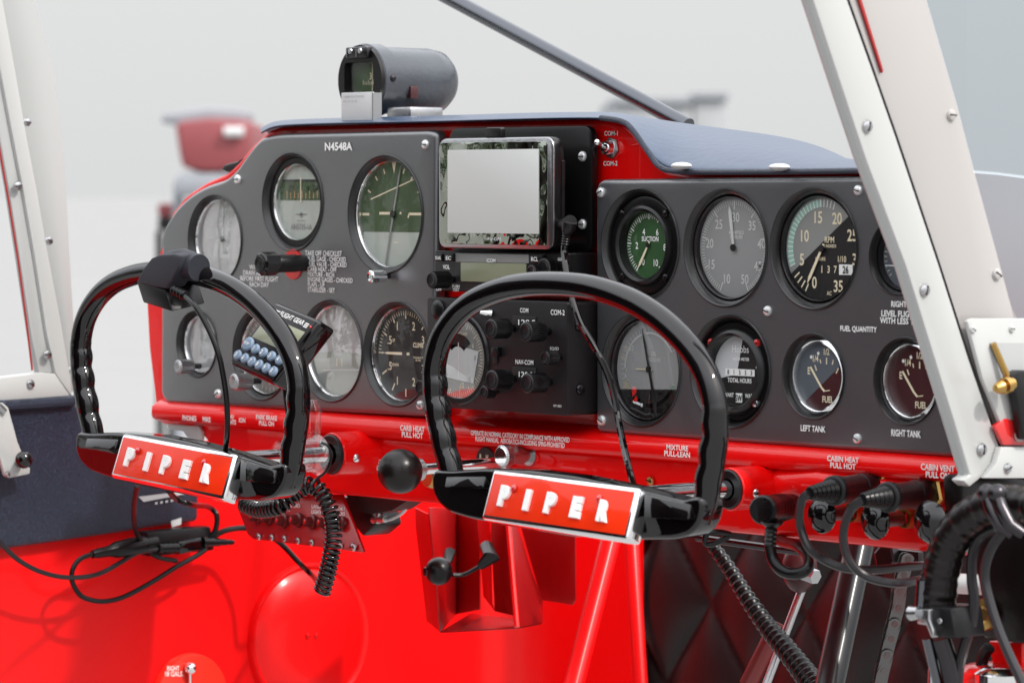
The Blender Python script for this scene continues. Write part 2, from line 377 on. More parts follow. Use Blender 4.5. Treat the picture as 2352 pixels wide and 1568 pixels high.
# red parked aircraft seen nose on through the windshield, thrown out of focus
D0 = 13.0
def bgpt(px, py, d=0): return PD(px, py, D0 + d)
pa = thing('parked_aircraft', 'blurred red nosed aircraft parked on the apron beyond the windshield', 'aircraft', (bgpt(490, 600).x, bgpt(490, 600).y, 0))
back = Vector((VD.x, VD.y, 0)).normalized()
mb = MB()
secs = [(0, 0.0, 1.0), (.25, .0, 1.06), (1.2, .02, 1.08), (3.0, .1, .7)]
outline = [(402, 285), (420, 278), (480, 272), (545, 276), (572, 282), (574, 330), (566, 372), (540, 390), (470, 394), (418, 384), (410, 340)]
c0 = bgpt(490, 335)
rings = []
for d, dz, s_ in secs: rings.append([c0 + (bgpt(a, b) - c0) * s_ + back * d + Vector((0, 0, -dz)) for a, b in outline])
n = len(outline)
mb.add([p for r in rings for p in r], [(i * n + k, i * n + (k + 1) % n, (i + 1) * n + (k + 1) % n, (i + 1) * n + k) for i in range(3) for k in range(n)] + [tuple(range(n)), tuple(range(3 * n, 4 * n))])
mb.build('fuselage', 'aircraft_red', pa, bevel=.02)
mb = MB(); mb.tube([bgpt(x, y, .5) for x, y in ((372, 272), (420, 274), (480, 268), (545, 270), (582, 268))], [.015, .03, .035, .03, .012], 8, flat=.5)
mb.build('wing', 'aircraft_grey', pa)
mb = MB(); mb.extr([bgpt(x, y) for x, y in ((412, 396), (560, 396), (540, 425), (500, 450), (405, 452), (392, 430))], back * .8); mb.build('lower_cowling', 'aircraft_grey', pa, bevel=.02)
mb = MB(); mb.tube([bgpt(515, 303, -.02), bgpt(560, 303, -.02)], .018, 8); mb.build('landing_light', 'card', pa)
mb = MB()
for x in (410, 560): mb.tube([bgpt(x, 445, .3), Vector((bgpt(x, 445, .3).x, bgpt(x, 445, .3).y, .15))], .02, 8)
mb.build('gear_leg', 'aircraft_grey', pa)
for x in (410, 560):
    c = bgpt(x, 445, .3); c.z = .16; MB().lathe(c, RT, [(-.06, .1), (-.05, .16), (.05, .16), (.06, .1)], 20).build('wheel', 'rubber', pa)
# small far vehicle with a red flank just beside the panel
c = bgpt(375, 505, 1)
fv = thing('ground_cart', 'small blurred maroon and dark cart on the apron just outside the left panel edge', 'cart', (c.x, c.y, 0))
mb = MB(); mb.fbox(bgpt(362, 498, 1), bgpt(392, 498, 1) - bgpt(362, 498, 1), Vector((0, 0, .05)), back * .6); mb.build('hood', 'aircraft_red', fv, bevel=.01)
mb = MB(); mb.fbox(bgpt(362, 530, 1), bgpt(395, 530, 1) - bgpt(362, 530, 1), Vector((0, 0, bgpt(362, 498, 1).z - bgpt(362, 530, 1).z)), back * .7); mb.build('body', 'plastic', fv, bevel=.01)
for x in (366, 392):
    c = bgpt(x, 530, 1.1); MB().tube([c, (c.x, c.y, .1)], .015, 8).build('leg', 'plastic', fv); MB().lathe((c.x, c.y, .1), RT, [(-.03, .1), (.03, .1)], 16).build('wheel', 'rubber', fv)
# pale far buildings
for (x0, x1, y0, nm, lb) in ((1405, 1590, 238, 'hangar', 'low pale blurred hangar on the horizon behind the diagonal brace'), (1592, 1672, 226, 'control_tower', 'small pale blurred block standing right of the low hangar')):
    a = PD(x0, 440, 60); b = PD(x1, 440, 60); top = PD(x0, y0, 60).z; a.z = b.z = 0
    r_ = thing(nm, lb, 'building', (a.x, a.y, 0))
    MB().fbox(a, b - a, (0, 0, top), back * 8).build('wall', 'building', r_, bevel=.05)
    MB().fbox(a - back * .1 + Vector((0, 0, top)), (b - a), (0, 0, .08), back * 8.3).build('roof', 'aircraft_grey', r_)
    MB().fbox(a + (b - a) * .3 - back * .03 + Vector((0, 0, top * .35)), (b - a) * .3, (0, 0, top * .3), back * .02).build('window', 'aircraft_grey', r_)
# trees beside the aircraft (what the polished surfaces mirror)
def tree(x, y, h, seed, label):
    rnd = random.Random(seed); t = thing('tree', label, 'tree', (x, y, 0), 'trees beside the apron')
    mb = MB(); mb.tube([(x, y, 0), (x + .1, y, h * .35), (x - .1, y + .1, h * .75)], [h * .035, h * .025, h * .01], 8)
    for k in range(6):
        a = k * 1.1; z = h * (.3 + .07 * k); mb.tube([(x, y, z), (x + math.cos(a) * h * .22, y + math.sin(a) * h * .22, z + h * .16)], [h * .012, h * .004], 6)
    mb.build('trunk', 'bark', t)
    mb = MB()
    cl = [(rnd.gauss(0, h * .16), rnd.gauss(0, h * .16), h * rnd.uniform(.2, .98)) for _ in range(46)]
    for cx, cy, cz in cl:
        for _ in range(60):
            c = Vector((x + cx + rnd.gauss(0, h * .045), y + cy + rnd.gauss(0, h * .045), cz + rnd.gauss(0, h * .04))); s_ = h * rnd.uniform(.012, .028)
            u = Vector((rnd.gauss(0, 1), rnd.gauss(0, 1), rnd.gauss(0, 1))).normalized(); v = u.orthogonal().normalized()
            mb.add([c - u * s_, c + v * s_ * .5, c + u * s_, c - v * s_ * .5], [(0, 1, 2, 3)])
    mb.build('crown', 'leaf', t)
tl = ['tallest leafy tree beside the apron', 'broad leafy tree nearest the wing', 'round leafy tree in the middle of the row', 'slim leafy tree at the row end', 'small leafy tree between two taller ones']
for k, (az, d, hh) in enumerate([(-6, 13, 4.5), (3, 16, 5.5), (10, 14, 4.2), (-14, 17, 5.0), (17, 20, 5)]):
    a = math.radians(az) + math.atan2(-.656, -.755); tree(math.cos(a) * d, math.sin(a) * d, hh, k, tl[k])

# ================================================================== AIRFRAME: side walls, window frames, posts
def axpoly(pts, X): return [AX(a, b, X) for a, b in pts]
# sidewall + firewall: one pressed red sheet sweeping round the footwell
path = [(XL, -.55), (XL, -.2), (XL, .1), (XL, .3)]
Yf = .44; rr = .07
path += [(XL + rr - rr * math.cos(a), Yf - rr + rr * math.sin(a)) for a in [i * PI / 16 for i in range(1, 9)]]
Xq = P(1478, 1400, Yf).x
path += [((XL + rr + Xq) / 2, Yf), (Xq, Yf)]
zt = H + .0; zb = H - .5
mb = MB(); mb.add([(x, y, zb) for x, y in path] + [(x, y, P(1100, 1000, .3).z) for x, y in path], [(i, i + 1, i + 1 + len(path), i + len(path)) for i in range(len(path) - 1)])
fw = thing('footwell_wall', 'glossy red pressed metal wall of the footwell below the dashboard', 'wall', (XL, 0, zb))
mb.build('wall_sheet', 'redwall', fw)
# round pressed boss in the wall
cc = AX(706, 1462, XL); Rb = 172 / ppm(cc)
mb = MB(); mb.lathe((XL, cc.y, cc.z), (1, 0, 0), [(0, Rb), (.0045, Rb * .99), (.0065, Rb * .97), (.0060, Rb * .945), (.0035, Rb * .915), (.0045, Rb * .89), (.0085, Rb * .82), (.0125, Rb * .5), (.014, 0)], 72, False); mb.build('round_boss', 'redwall', fw)
for x in (707, 726): screw(0, 0, 13, 0, fw, 'redwall', world=AX(x, 1459, XL + .0138), ax=(1, 0, 0), name='rivet')
c = AX(706, 1500, XL)
# fuel selector plate
c2 = AX(432, 1600, XL); R2 = 102 / ppm(c2)
fs = thing('fuel_selector', 'round red fuel selector plate reading RIGHT 18 GALS at the bottom edge', 'fuel selector', c2)
MB().lathe((XL, c2.y, c2.z), (1, 0, 0), [(0, R2), (.005, R2 * .99), (.0072, R2 * .96), (.0076, R2 * .92), (.0076, 0)], 64, False).build('plate', 'selector', fs)
mb = MB()
def axt(mb, s, x0, y0, x1, y1, X, bold=.01):
    a = AX(x0, y1, X); b = AX(x1, y1, X); c = AX(x0, y0, X)
    b.z = a.z + (b.z - a.z); mb.text(s, a, b - a, c - a, (1, 0, 0), bold)
axt(mb, 'RIGHT', *q(9, 852, 1503), *q(9, 916, 1478), XL + .0085); axt(mb, '18 GALS.', *q(9, 842, 1533), *q(9, 934, 1508), XL + .0085)
# text helper wants top-left first: the two calls above pass bottom/top swapped, so flip
mb = MB()
x0, y0 = q(9, 852, 1480); x1, y1 = q(9, 914, 1504); axt(mb, 'RIGHT', x0, y0, x1, y1, XL + .0078)
x0, y0 = q(9, 842, 1507); x1, y1 = q(9, 934, 1533); axt(mb, '18 GALS.', x0, y0, x1, y1, XL + .0078)
mb.build('lettering', 'white_text', fs)
a = AX(*q(9, 957, 1490), XL + .008)
MB().ball(a + Vector((.004, 0, 0)), .0055, 16).build('knob', 'chrome', fs)
MB().tube([a + Vector((.003, 0, -.004)), a + Vector((.004, .0, -.06))], .0018, 8).build('pointer', 'chrome', fs)
# vinyl side panel
vp = [(-60, 932), (0, 930), (80, 924), (165, 916), (185, 940), (215, 992), (260, 1010), (345, 1010), (430, 1012), (452, 1060), (458, 1140), (456, 1196), (380, 1206), (240, 1228), (100, 1248), (0, 1262), (-60, 1270)]
sp = thing('side_panel', 'navy black grained vinyl side panel under the left window', 'side panel', AX(200, 1250, XL))
n = len(vp); mb = MB(); mb.extr(axpoly(vp, XL + .012), (-.012, 0, 0)); mb.build('vinyl_cover', 'vinyl', sp, bevel=.004, seg=3)
pts = [AX(a, b, XL + .014) for a, b in ((-60, 934), (0, 932), (80, 927), (168, 920))]
MB().tube(pts, .005, 10).build('piping', 'vinyl', sp)

# patches of sunlight painted in white on the lower front corner
mb = MB()
mb.poly(axpoly([(318, 1140), (420, 1128), (425, 1134), (330, 1152)], XL + .0135))
mb.poly(axpoly([(392, 1196), (417, 1188), (416, 1204), (395, 1210)], XL + .0135))
for k in range(4): mb.poly(axpoly([(356 + k * 12, 1153 - k * 2), (362 + k * 12, 1152 - k * 2), (362 + k * 12, 1157 - k * 2), (356 + k * 12, 1158 - k * 2)], XL + .0135))
mb.build('painted_sun_patch', 'card', sp)

# cabin lining further aft on the far side (unseen; added to darken what the panel's satin paint mirrors)
mb = MB(); mb.box((XL - .03, -1.7, H - .5), (XL, -.52, H + .42))
tag(mb.build('unseen_lining', 'leather', bevel=.01), 'unseen dark cabin lining added aft of the left window to darken reflections', 'lining')
mb = MB(); mb.box((XL, -1.25, H - .6), (.34, -1.18, H + .5))  # unseen; put in so the black surfaces mirror something dark
tag(mb.build('unseen_bulkhead', 'leather', bevel=.01), 'unseen dark bulkhead added across the cabin to darken reflections', 'bulkhead')
# left window frame
wf = thing('side_window', 'white framed cabin window with a red seal at the far left', 'window', AX(80, 925, XL))
fx = XL + .012
outer = [(-40, -150), (-12, -150), (7, 0), (37, 165), (62, 311), (88, 447), (110, 574), (140, 730), (162, 860), (167, 914), (80, 923), (0, 929), (-60, 932)]
innerp = [(-60, 868), (0, 867), (60, 862), (92, 858), (80, 790), (63, 650), (38, 480), (15, 340), (-5, 210), (-40, 0)]
mb = MB(); mb.extr(axpoly([(-12, -150), (7, 0), (37, 165), (62, 311), (88, 447), (110, 574), (140, 730), (164, 870), (167, 914), (128, 858), (108, 770), (80, 590), (52, 430), (25, 290), (0, 157), (-30, -20), (-60, -150)], fx), (-.012, 0, 0)); mb.build('frame', 'white', wf, bevel=.002)
mb = MB(); mb.extr(axpoly([(-60, 868), (0, 866), (92, 855), (128, 857), (167, 914), (80, 923), (0, 929), (-60, 932)], fx + .0008), (-.012, 0, 0)); mb.build('bottom_rail', 'white', wf, bevel=.002)
mb = MB(); mb.extr(axpoly([(-60, -150), (-30, -20), (0, 157), (25, 290), (52, 430), (80, 590), (108, 770), (127, 856), (90, 856), (72, 770), (45, 590), (20, 430), (0, 320), (-60, 0)], fx - .004), (-.008, 0, 0)); mb.build('inner_frame', 'post', wf, bevel=.001)
mb = MB(); mb.tube(axpoly([(-20, 230), (0, 350), (20, 463), (42, 600), (62, 750), (74, 850)], fx - .003), .0009, 8); mb.build('red_seal', 'sealred', wf)
mb = MB(); mb.poly(axpoly([(-60, 0), (0, 330), (20, 440), (45, 590), (74, 855), (-60, 868)], XL - .004)); mb.build('pane', 'windshield', wf)
for x, y in ((40, 427), (69, 882), (108, 814)): screw(0, 0, 22, 0, wf, 'steel', world=AX(x, y, fx + .0005), ax=(1, 0, 0))
for x, y in ((62, 281), (112, 553), (165, 850)): screw(0, 0, 20, 0, wf, 'steel', world=AX(x, y, XL - .004), ax=(1, 0, 0))
# post behind it
mb = MB()
pl = [(0, -150, 84, -150), (7, 0, 88, 0), (37, 165, 130, 150), (62, 311, 150, 300), (88, 447, 161, 447), (110, 574, 168, 574), (140, 730, 177, 730), (164, 900, 185, 900)]
V = []; k = 8
for a, b, c, d in pl:
    for i in range(k + 1):
        t = i / k; p = AX(a + (c - a) * t, b + (d - b) * t, XL - .02); p.x += .004 * math.sin(PI * t) - .006; V.append(p)
mb.add(V, [(i * (k + 1) + j, i * (k + 1) + j + 1, (i + 1) * (k + 1) + j + 1, (i + 1) * (k + 1) + j) for i in range(len(pl) - 1) for j in range(k)])
tag(mb.build('windshield_post', 'post'), 'smooth pale grey windshield post between left window frame and open view', 'post')
# latch
lt = thing('window_latch', 'white window latch lever with a black ball knob at the left edge', 'latch', AX(30, 1090, XL + .02))
mb = MB(); mb.extr(axpoly([(-30, 920), (8, 925), (20, 935), (42, 1015), (58, 1055), (70, 1075), (70, 1088), (22, 1098), (12, 1092), (-12, 1010), (-30, 960)], XL + .030), (-.005, 0, 0)); mb.build('lever', 'white', lt, bevel=.0015)
MB().tube([AX(44, 1062, XL + .03), AX(52, 1058, XL + .045)], .004, 12).build('stem', 'ring', lt)
MB().ball(AX(55, 1055, XL + .05), .0075, 24).build('ball_knob', 'gloss_black', lt)
screw(0, 0, 12, 0, lt, 'steel', world=AX(18, 1090, XL + .031), ax=(1, 0, 0)); MB().tube([AX(-5, 930, XL + .031), AX(10, 945, XL + .031)], .003, 10).build('hinge_pin', 'steel', lt)

# right door post and fittings
dp = thing('door_post', 'slanting white door post with steel screws in front of the right panel', 'door post', AX(2220, 1110, XR))
L = [(1637, -560), (1790, -150), (1844, 0), (1906, 188), (1964, 362), (2058, 612), (2170, 974), (2205, 1090)]
Rr = [(1750, -560), (1895, -150), (1947, 0), (2006, 165), (2058, 313), (2156, 605), (2225, 821), (2298, 1032)]
mb = MB(); mb.extr(axpoly([(x + 24, y) for x, y in L] + [(2212, 1103), (2228, 1118), (2262, 1090)] + Rr[::-1], XR), (-.012, 0, 0)); mb.build('front_channel', 'white', dp, bevel=.0015)
mb = MB()
for i in range(len(L) - 1):
    a, b = L[i], L[i + 1]
    mb.add([AX(a[0], a[1], XR - .008), AX(a[0] + 25, a[1], XR - .001), AX(b[0] + 25, b[1], XR - .001), AX(b[0], b[1], XR - .008)], [(0, 1, 2, 3)])
    mb.add([AX(a[0], a[1], XR - .008), AX(a[0] + 2, a[1], XR - .016), AX(b[0] + 2, b[1], XR - .016), AX(b[0], b[1], XR - .008)], [(0, 1, 2, 3)])
mb.build('edge_flange', 'post', dp, weld=True)
R2_ = [(1983, -560), (2098, -150), (2128, 0), (2197, 236), (2239, 397), (2323, 703), (2370, 900), (2420, 1100)]
mb = MB(); mb.extr(axpoly([(x + 1, y) for x, y in Rr] + [(2330, 1085), (2420, 1100)] + R2_[:-1][::-1], XR - .006), (-.02, 0, 0)); mb.build('rear_channel', 'whitepink', dp, bevel=.001)
mb = MB(); mb.tube(axpoly([(x, y) for x, y in Rr], XR - .0045), .0011, 6); mb.build('seam', 'darksteel', dp)
mb = MB(); mb.extr(axpoly([(1955, -60), (1962, -60), (1979, 0), (2029, 162), (2027, 168), (1973, 0)], XR - .0035), (-.002, 0, 0)); mb.build('red_stripe', 'sealred', dp)
for n_, x, y in ((12, 302, 418), (12, 492, 958)): screw(0, 0, 30, 0, dp, 'steel', world=AX(*q(12, x, y), XR), ax=(1, 0, 0), ang=1.3)
screw(0, 0, 30, 0, dp, 'steel', world=AX(*q(8, 1784, 1040), XR), ax=(1, 0, 0), ang=1.5)
for x, y in ((580, 380), (730, 905)): screw(0, 0, 28, 0, dp, 'whitepink', world=AX(*q(12, x, y), XR - .006), ax=(1, 0, 0))
sgl = MB(); sgl.poly(axpoly([(1900, -150), (2128, 0), (2197, 236), (2239, 397), (2323, 703), (2500, 1100), (2500, -150)], XR - .03))
tag(sgl.build('side_window', 'sideglass'), 'tinted side window pane behind the right door post', 'window')
# engine cowling beyond right window
cw = MB(); ytop = [(2215, 392), (2240, 392), (2290, 396), (2352, 404), (2450, 412)]
a = [P(x, y + 6, .35) for x, y in ytop]; b = [P(x, y, .55) for x, y in ytop]; c_ = [P(x, y + 330, .30) for x, y in ytop]; n = len(a)
cw.add(b + a + c_, [(i, i + 1, n + i + 1, n + i) for i in range(n - 1)] + [(n + i, n + i + 1, 2 * n + i + 1, 2 * n + i) for i in range(n - 1)])
tag(cw.build('engine_cowling', 'post', bevel=0), 'pale grey engine cowling seen beyond the right side window', 'cowling')
# throttle / trim plate at right
tp = thing('lever_plate', 'white slotted lever plate with a brass rod behind the door post', 'lever plate', AX(2320, 980, XR))
Xp = XR + .004
mb = MB(); mb.extr(axpoly([(2222, 738), (2232, 731), (2400, 731), (2400, 830), (2330, 830), (2330, 800), (2272, 800), (2268, 790)][:3] + [(2400, 1000), (2300, 975), (2258, 870)], Xp), (-.004, 0, 0)); mb.build('plate', 'white', tp, bevel=.001)
mb = MB(); mb.extr(axpoly([(2274, 787), (2352, 787), (2352, 905), (2325, 900), (2300, 850)], Xp + .0006), (-.001, 0, 0)); mb.build('slot', 'post', tp)
mb = MB(); mb.tube([AX(*q(8, 1868, 300), Xp + .002), AX(*q(8, 1975, 545), Xp + .006)], .0022, 12); mb.build('threaded_rod', 'brass', tp)
c = AX(*q(8, 1940, 600), Xp + .012); ax_ = (AX(2352, 873, Xp) - AX(2290, 893, Xp)).normalized()
mb = MB(); mb.lathe(c, ax_, [(-.009, 0), (-.008, .0026), (-.005, .0042), (-.002, .0048), (-.0015, .0032), (.0008, .0032), (.001, .0056), (.0055, .0056), (.006, .004), (.0095, .004), (.0095, 0)], 20, False); mb.build('wing_nut', 'brass', tp)
mb = MB(); mb.extr(axpoly([(2322, 862), (2340, 850), (2400, 850), (2400, 1010), (2352, 1010), (2338, 920)], Xp + .010), (-.008, 0, 0)); mb.build('lever_arm', 'ring', tp, bevel=.002)
for x, y in ((1725, 205), (1995, 200)): screw(0, 0, 18, 0, tp, 'white', world=AX(*q(8, x, y), Xp), ax=(1, 0, 0))
mb = MB(); mb.extr(axpoly([(2285, 978), (2310, 960), (2345, 968), (2400, 975), (2400, 1022), (2306, 1022)], Xp + .001), (-.004, 0, 0)); mb.build('red_lens', 'redlamp', tp, bevel=.001)
mb = MB(); mb.extr(axpoly([(2300, 1026), (2400, 1026), (2400, 1098), (2264, 1098), (2290, 1062)], Xp + .002), (-.006, 0, 0)); mb.build('lower_bracket', 'white', tp, bevel=.001)
screw(0, 0, 24, 0, tp, 'steel', world=AX(*q(8, 1966, 1170), Xp + .002), ax=(1, 0, 0)); screw(0, 0, 30, 0, tp, 'whitepink', world=AX(2340, 1000, Xp + .0015), ax=(1, 0, 0))
# black arm rest panel below it
mb = MB(); mb.extr(axpoly([(2212, 1092), (2240, 1090), (2400, 1100), (2400, 1230), (2330, 1240), (2216, 1200)], XR - .008), (-.02, 0, 0))
tag(mb.build('arm_rest', 'leather', bevel=.004), 'black leather trim pad under the white lever plate', 'trim pad')

# quilted bulkhead
Yq = Yf + .019; x0 = Xq - .03; x1 = P(2500, 1500, Yq).x; z0 = H - .5; z1 = P(1900, 1130, Yq).z
nx, nz = 220, 150; V = []
cr = Z(11, 250, 950, Yq); sx = (Z(11, 890, 950, Yq).x - cr.x); sz = sx * 1.32
for j in range(nz + 1):
    for i in range(nx + 1):
        x = x0 + (x1 - x0) * i / nx; z = z0 + (z1 - z0) * j / nz
        u = (x - cr.x) / sx + (z - cr.z) / sz; v = (x - cr.x) / sx - (z - cr.z) / sz
        du = abs(u - round(u)) * 2; dv = abs(v - round(v)) * 2
        hgt = .016 * ((1 - (1 - du) ** 2) * (1 - (1 - dv) ** 2)) ** .6
        V.append((x, Yq - hgt, z))
mb = MB(); mb.add(V, [(j * (nx + 1) + i, j * (nx + 1) + i + 1, (j + 1) * (nx + 1) + i + 1, (j + 1) * (nx + 1) + i) for j in range(nz) for i in range(nx)])
tag(mb.build('quilted_bulkhead', 'quilt', sm=180), 'black diamond quilted leather covering the bulkhead behind the right footwell', 'bulkhead')

# windshield
mb = MB(); ws = []
for x in range(60, 2400, 180):
    ws.append([P(x, 640 if x < 600 else 400, .17), P(x, 200, .10), P(x, -160, .04)])
V = [p for r in ws for p in r]
mb.add(V, [(i * 3 + j, i * 3 + j + 1, (i + 1) * 3 + j + 1, (i + 1) * 3 + j) for i in range(len(ws) - 1) for j in range(2)])
tag(mb.build('windshield', 'windshield', sm=180), 'clear windshield spanning above the dashboard', 'windshield')
# diagonal brace
mb = MB(); a = P(1040, 0, .20); b = P(1548, 272, .20); a2 = a + (a - b) * .3
mb.tube([a2, a, b + (b - a) * .06], .0066, 20); tag(mb.build('brace_tube', 'darkchrome'), 'slim glossy black tube crossing diagonally down to the glareshield', 'tube')

# ================================================================== DASHBOARD
db = thing('dashboard', 'glossy red painted dashboard shell carrying the instrument panels', 'dashboard', (0, 0, H - .16))
ro = [(372, 560), (350, 620), (334, 690), (340, 800), (352, 900), (358, 962), (372, 975), (2235, 1108), (2235, 950), (2190, 700), (2105, 394), (1980, 392), (1570, 396), (1535, 391), (1512, 374), (1455, 300), (1438, 284), (1412, 275), (1370, 273), (1000, 281), (645, 290), (615, 300), (575, 338), (548, 372), (520, 398), (470, 420), (425, 450), (393, 490)]
mb = MB(); plate(mb, roundpoly(xz(ro, .018), .004, 3), .018, .004, .02); mb.build('shell', 'red', db)
zp = P(1500, 1004, 0).z; zc = P(1500, 1051, -.006).z; ze = P(1500, 1206, .006).z
def extX(mb, prof, xa, xb):
    n = len(prof); mb.add([(xa, y, z) for y, z in prof] + [(xb, y, z) for y, z in prof], [(i, i + 1, n + i + 1, n + i) for i in range(n - 1)] + [tuple(range(n)), tuple(range(n, 2 * n))])
prof = [(.03, zp + .006), (.012, zp + .004), (.004, zp + .0015), (-.002, zp - .001), (-.006, zp - .004), (-.0065, zc + .004), (-.0055, zc + .001), (-.002, zc - .0015), (.03, zc - .002)]
mb = MB(); extX(mb, prof, P(362, 965, 0).x, P(2212, 1090, 0).x); mb.build('lip', 'red', db, sm=60)
prof = [(.03, zc), (.006, zc - .001), (.004, zc - .004), (.006, zc - .02), (.005, ze + .006), (.006, ze + .002), (.010, ze), (.04, ze + .001)]
mb = MB(); extX(mb, prof, P(560, 1100, 0).x, P(2229, 1200, 0).x); mb.build('lower_fascia', 'red', db, sm=60)
mb = MB(); mb.extr([Vector((x, .008, z)) for x, z in xz([(440, 972), (470, 1005), (565, 1120), (620, 1120), (620, 975)], .008)], (0, .03, 0)); mb.build('end_gusset', 'red', db, bevel=.002)
mb = MB(); mb.extr([Vector((x, .004, z)) for x, z in xz([(383, 972), (455, 978), (462, 990), (462, 1012), (430, 1005), (420, 990), (385, 985)], .004)], (0, .004, 0)); mb.build('white_bracket', 'white', db, bevel=.001)
# bulge along the right fascia
mb = MB(); mb.tube([P(1760, 1110, .012), P(1900, 1112, .006), P(2050, 1125, .008), P(2225, 1150, .02)], [.012, .014, .012, .008], 20); mb.build('pressed_bulge', 'red', db)
mb = MB(); mb.extr([Vector((x, -.0035, z)) for x, z in xz([(1757, 1072), (1760, 1072), (1760, 1160), (1757, 1160)], -.0035)], (0, .01, 0)); mb.build('seam', 'ring', db)
# lettering on the lip and hump
mb = MB(); yl = -.0073
for s_, z_, bx in (('PHONES', 9, (930, 205, 1000, 232)), ('MIKE', 9, (1033, 212, 1073, 238)), ('NAV\nLIGHTS', 9, (1152, 200, 1202, 250)), ('ION', 9, (1218, 217, 1250, 241)),
                   ('PARK BRAKE\nPULL ON', 9, (1305, 203, 1412, 258)), ('CARB HEAT\nPULL HOT', 10, (305, 3, 453, 77)),
                   ('OPERATE IN NORMAL CATEGORY IN COMPLIANCE WITH APPROVED\nFLIGHT MANUAL  AEROBATICS-INCLUDING SPINS-PROHIBITED', 10, (735, 52, 1335, 118)),
                   ('MIXTURE\nPULL-LEAN', 10, (1912, 120, 2068, 192)), ('CABIN HEAT\nPULL HOT', 8, (712, 1088, 932, 1174)), ('CABIN VENT\nPULL ON', 8, (1365, 1145, 1600, 1240))):
    ptext(mb, s_, *q(z_, bx[0], bx[1]), *q(z_, bx[2], bx[3]), yl, bold=.02)
ptext(mb, 'NOSE\nDN', 859, 1055, 890, 1080, .0025); ptext(mb, 'COM-1', 1388, 301, 1419, 312, .0172); ptext(mb, 'COM-2', 1386, 370, 1418, 381, .0172)
build_texts(mb, 'lettering', 'white_text', db)
# fascia bolt heads
for x, y in ((1495, 1104),): screw(x, y, 22, .004, db, 'brass')
# column collars
def collar(px, py):
    c = P(px, py, -.033); mb = MB(); R_ = 50 / ppm(c)
    mb.lathe(c, (0, 1, 0), [(.045, R_ * 1.12), (.034, R_ * 1.03), (.010, R_), (.001, R_), (0, R_ * .95), (0, R_ * .9)], 40, False); mb.build('column_collar', 'red', db)
    MB().lathe(c, (0, 1, 0), [(.01, R_ * .9), (-.001, R_ * .92), (-.002, R_ * .85), (-.002, R_ * .5), (.01, R_ * .5)], 40, False).build('rubber_ring', 'plastic', db)
    screw(px + 36, py + 12, 20, -.030, db, 'chrome', world=Vector((c.x + R_ * .97, c.y + .012, c.z - R_ * .15)), ax=(1, -.3, -.1))
    return c
cR = collar(1674, 1123); cL = collar(761, 1043)

# instrument plates ------------------------------------------------
def gring(mb, cx, cz, R, deep=.0065):
    prof = [(-.0003, R * 1.045), (-.0012, R * 1.03), (-.0013, R * 1.015), (-.0008, R * 1.0), (.0002, R * .985), (.0012, R * .965), (.0025, R * .945), (.0045, R * .925), (deep, R * .912), (deep + .004, R * .91)]
    mb.lathe((cx, 0, cz), (0, 1, 0), prof, 56, False)
lp = thing('instrument_panel', 'black flight instrument plate lettered N4548A left of the screen', 'instrument panel', P(690, 930, 0))
LP = [(370, 551), (377, 521), (400, 483), (432, 451), (470, 428), (520, 412), (544, 388), (561, 363), (585, 331), (602, 315), (640, 308), (985, 299), (1003, 305), (1001, 640), (985, 956), (970, 957), (715, 944), (517, 934), (381, 926), (368, 905)]
lholes = [(494, 550, 200, 640), (672, 464, 220, 0), (885, 492, 264, 0), (452, 790, 150, 0), (600, 812, 208, 0), (760, 806, 228, 0), (912, 813, 234, 0)]
mb = MB(); hs = []
for x, y, h, _ in lholes:
    c = P(x, y, 0); r = h / 2 / ppm(c); hs.append((c.x, c.z, r * .985))
plate(mb, roundpoly(xz(LP, 0), [0, .01, .01, .01, .01, .008, .005, .005, .006, .01, .01, .01, .01, 0, .01, .01, 0, 0, .01, .01], 4), 0, .004, .010, hs)
mb.build('plate', 'panel', lp, sm=50, weld=True)
for cx_, cz_, r_ in hs: mb = MB(); gring(mb, cx_, cz_, r_ / .985); mb.build('pressed_rim', 'rimblack', lp)
for x, y in ((547, 412), (978, 332), (502, 904), (966, 930)): screw(x, y, 22, 0, lp)
mb = MB(); yt = -.0007
ptext(mb, 'N4548A', 746, 327, 809, 346, yt, .03)
ptext(mb, 'TAKE OFF CHECKLIST', 701, 576, 785, 588, yt, .008); ptext(mb, 'FUEL GAGE - CHECKED\nFUEL VALVE - CHECKED\nCARB HEAT - OFF\nMIXTURE - RICH\nENGINE GAGES - CHECKED\nFLAPS - UP\nSTABILIZER - SET', 707, 590, 810, 672, yt, .008, 'LEFT', .8)
ptext(mb, 'WARNING\nDRAIN ALL SUMPS\nBEFORE FIRST FLIGHT\nEACH DAY', 552, 608, 639, 659, yt, .008)
build_texts(mb, 'lettering', 'white_text', lp)
rp = thing('instrument_panel', 'black engine instrument plate with fuel gauges right of the radios', 'instrument panel', P(1780, 1030, 0))
RP = [(1367, 412), (1985, 405), (2105, 404), (2190, 720), (2230, 1053), (2180, 1049), (1400, 996), (1367, 993)]
rholes = [(1470, 563, 252), (1666, 569, 264), (1869, 571, 272), (2062, 590, 172), (1472, 849, 256), (1677, 853, 254), (1868, 864, 192), (2081, 875, 196)]
mb = MB(); hs = []
for x, y, h in rholes:
    c = P(x, y, 0); r = h / 2 / ppm(c); hs.append((c.x, c.z, r * .985))
plate(mb, roundpoly(xz(RP, 0), [.011, 0, .01, .01, .01, 0, 0, .011], 6), 0, .004, .010, hs)
mb.build('plate', 'panel', rp, sm=50, weld=True)
for cx_, cz_, r_ in hs: mb = MB(); gring(mb, cx_, cz_, r_ / .985); mb.build('pressed_rim', 'rimblack', rp)
for x, y in ((1381, 442), (1972, 437), (1383, 965), (1970, 1007), (1764, 714)): screw(x, y, 24, 0, rp)
mb = MB()
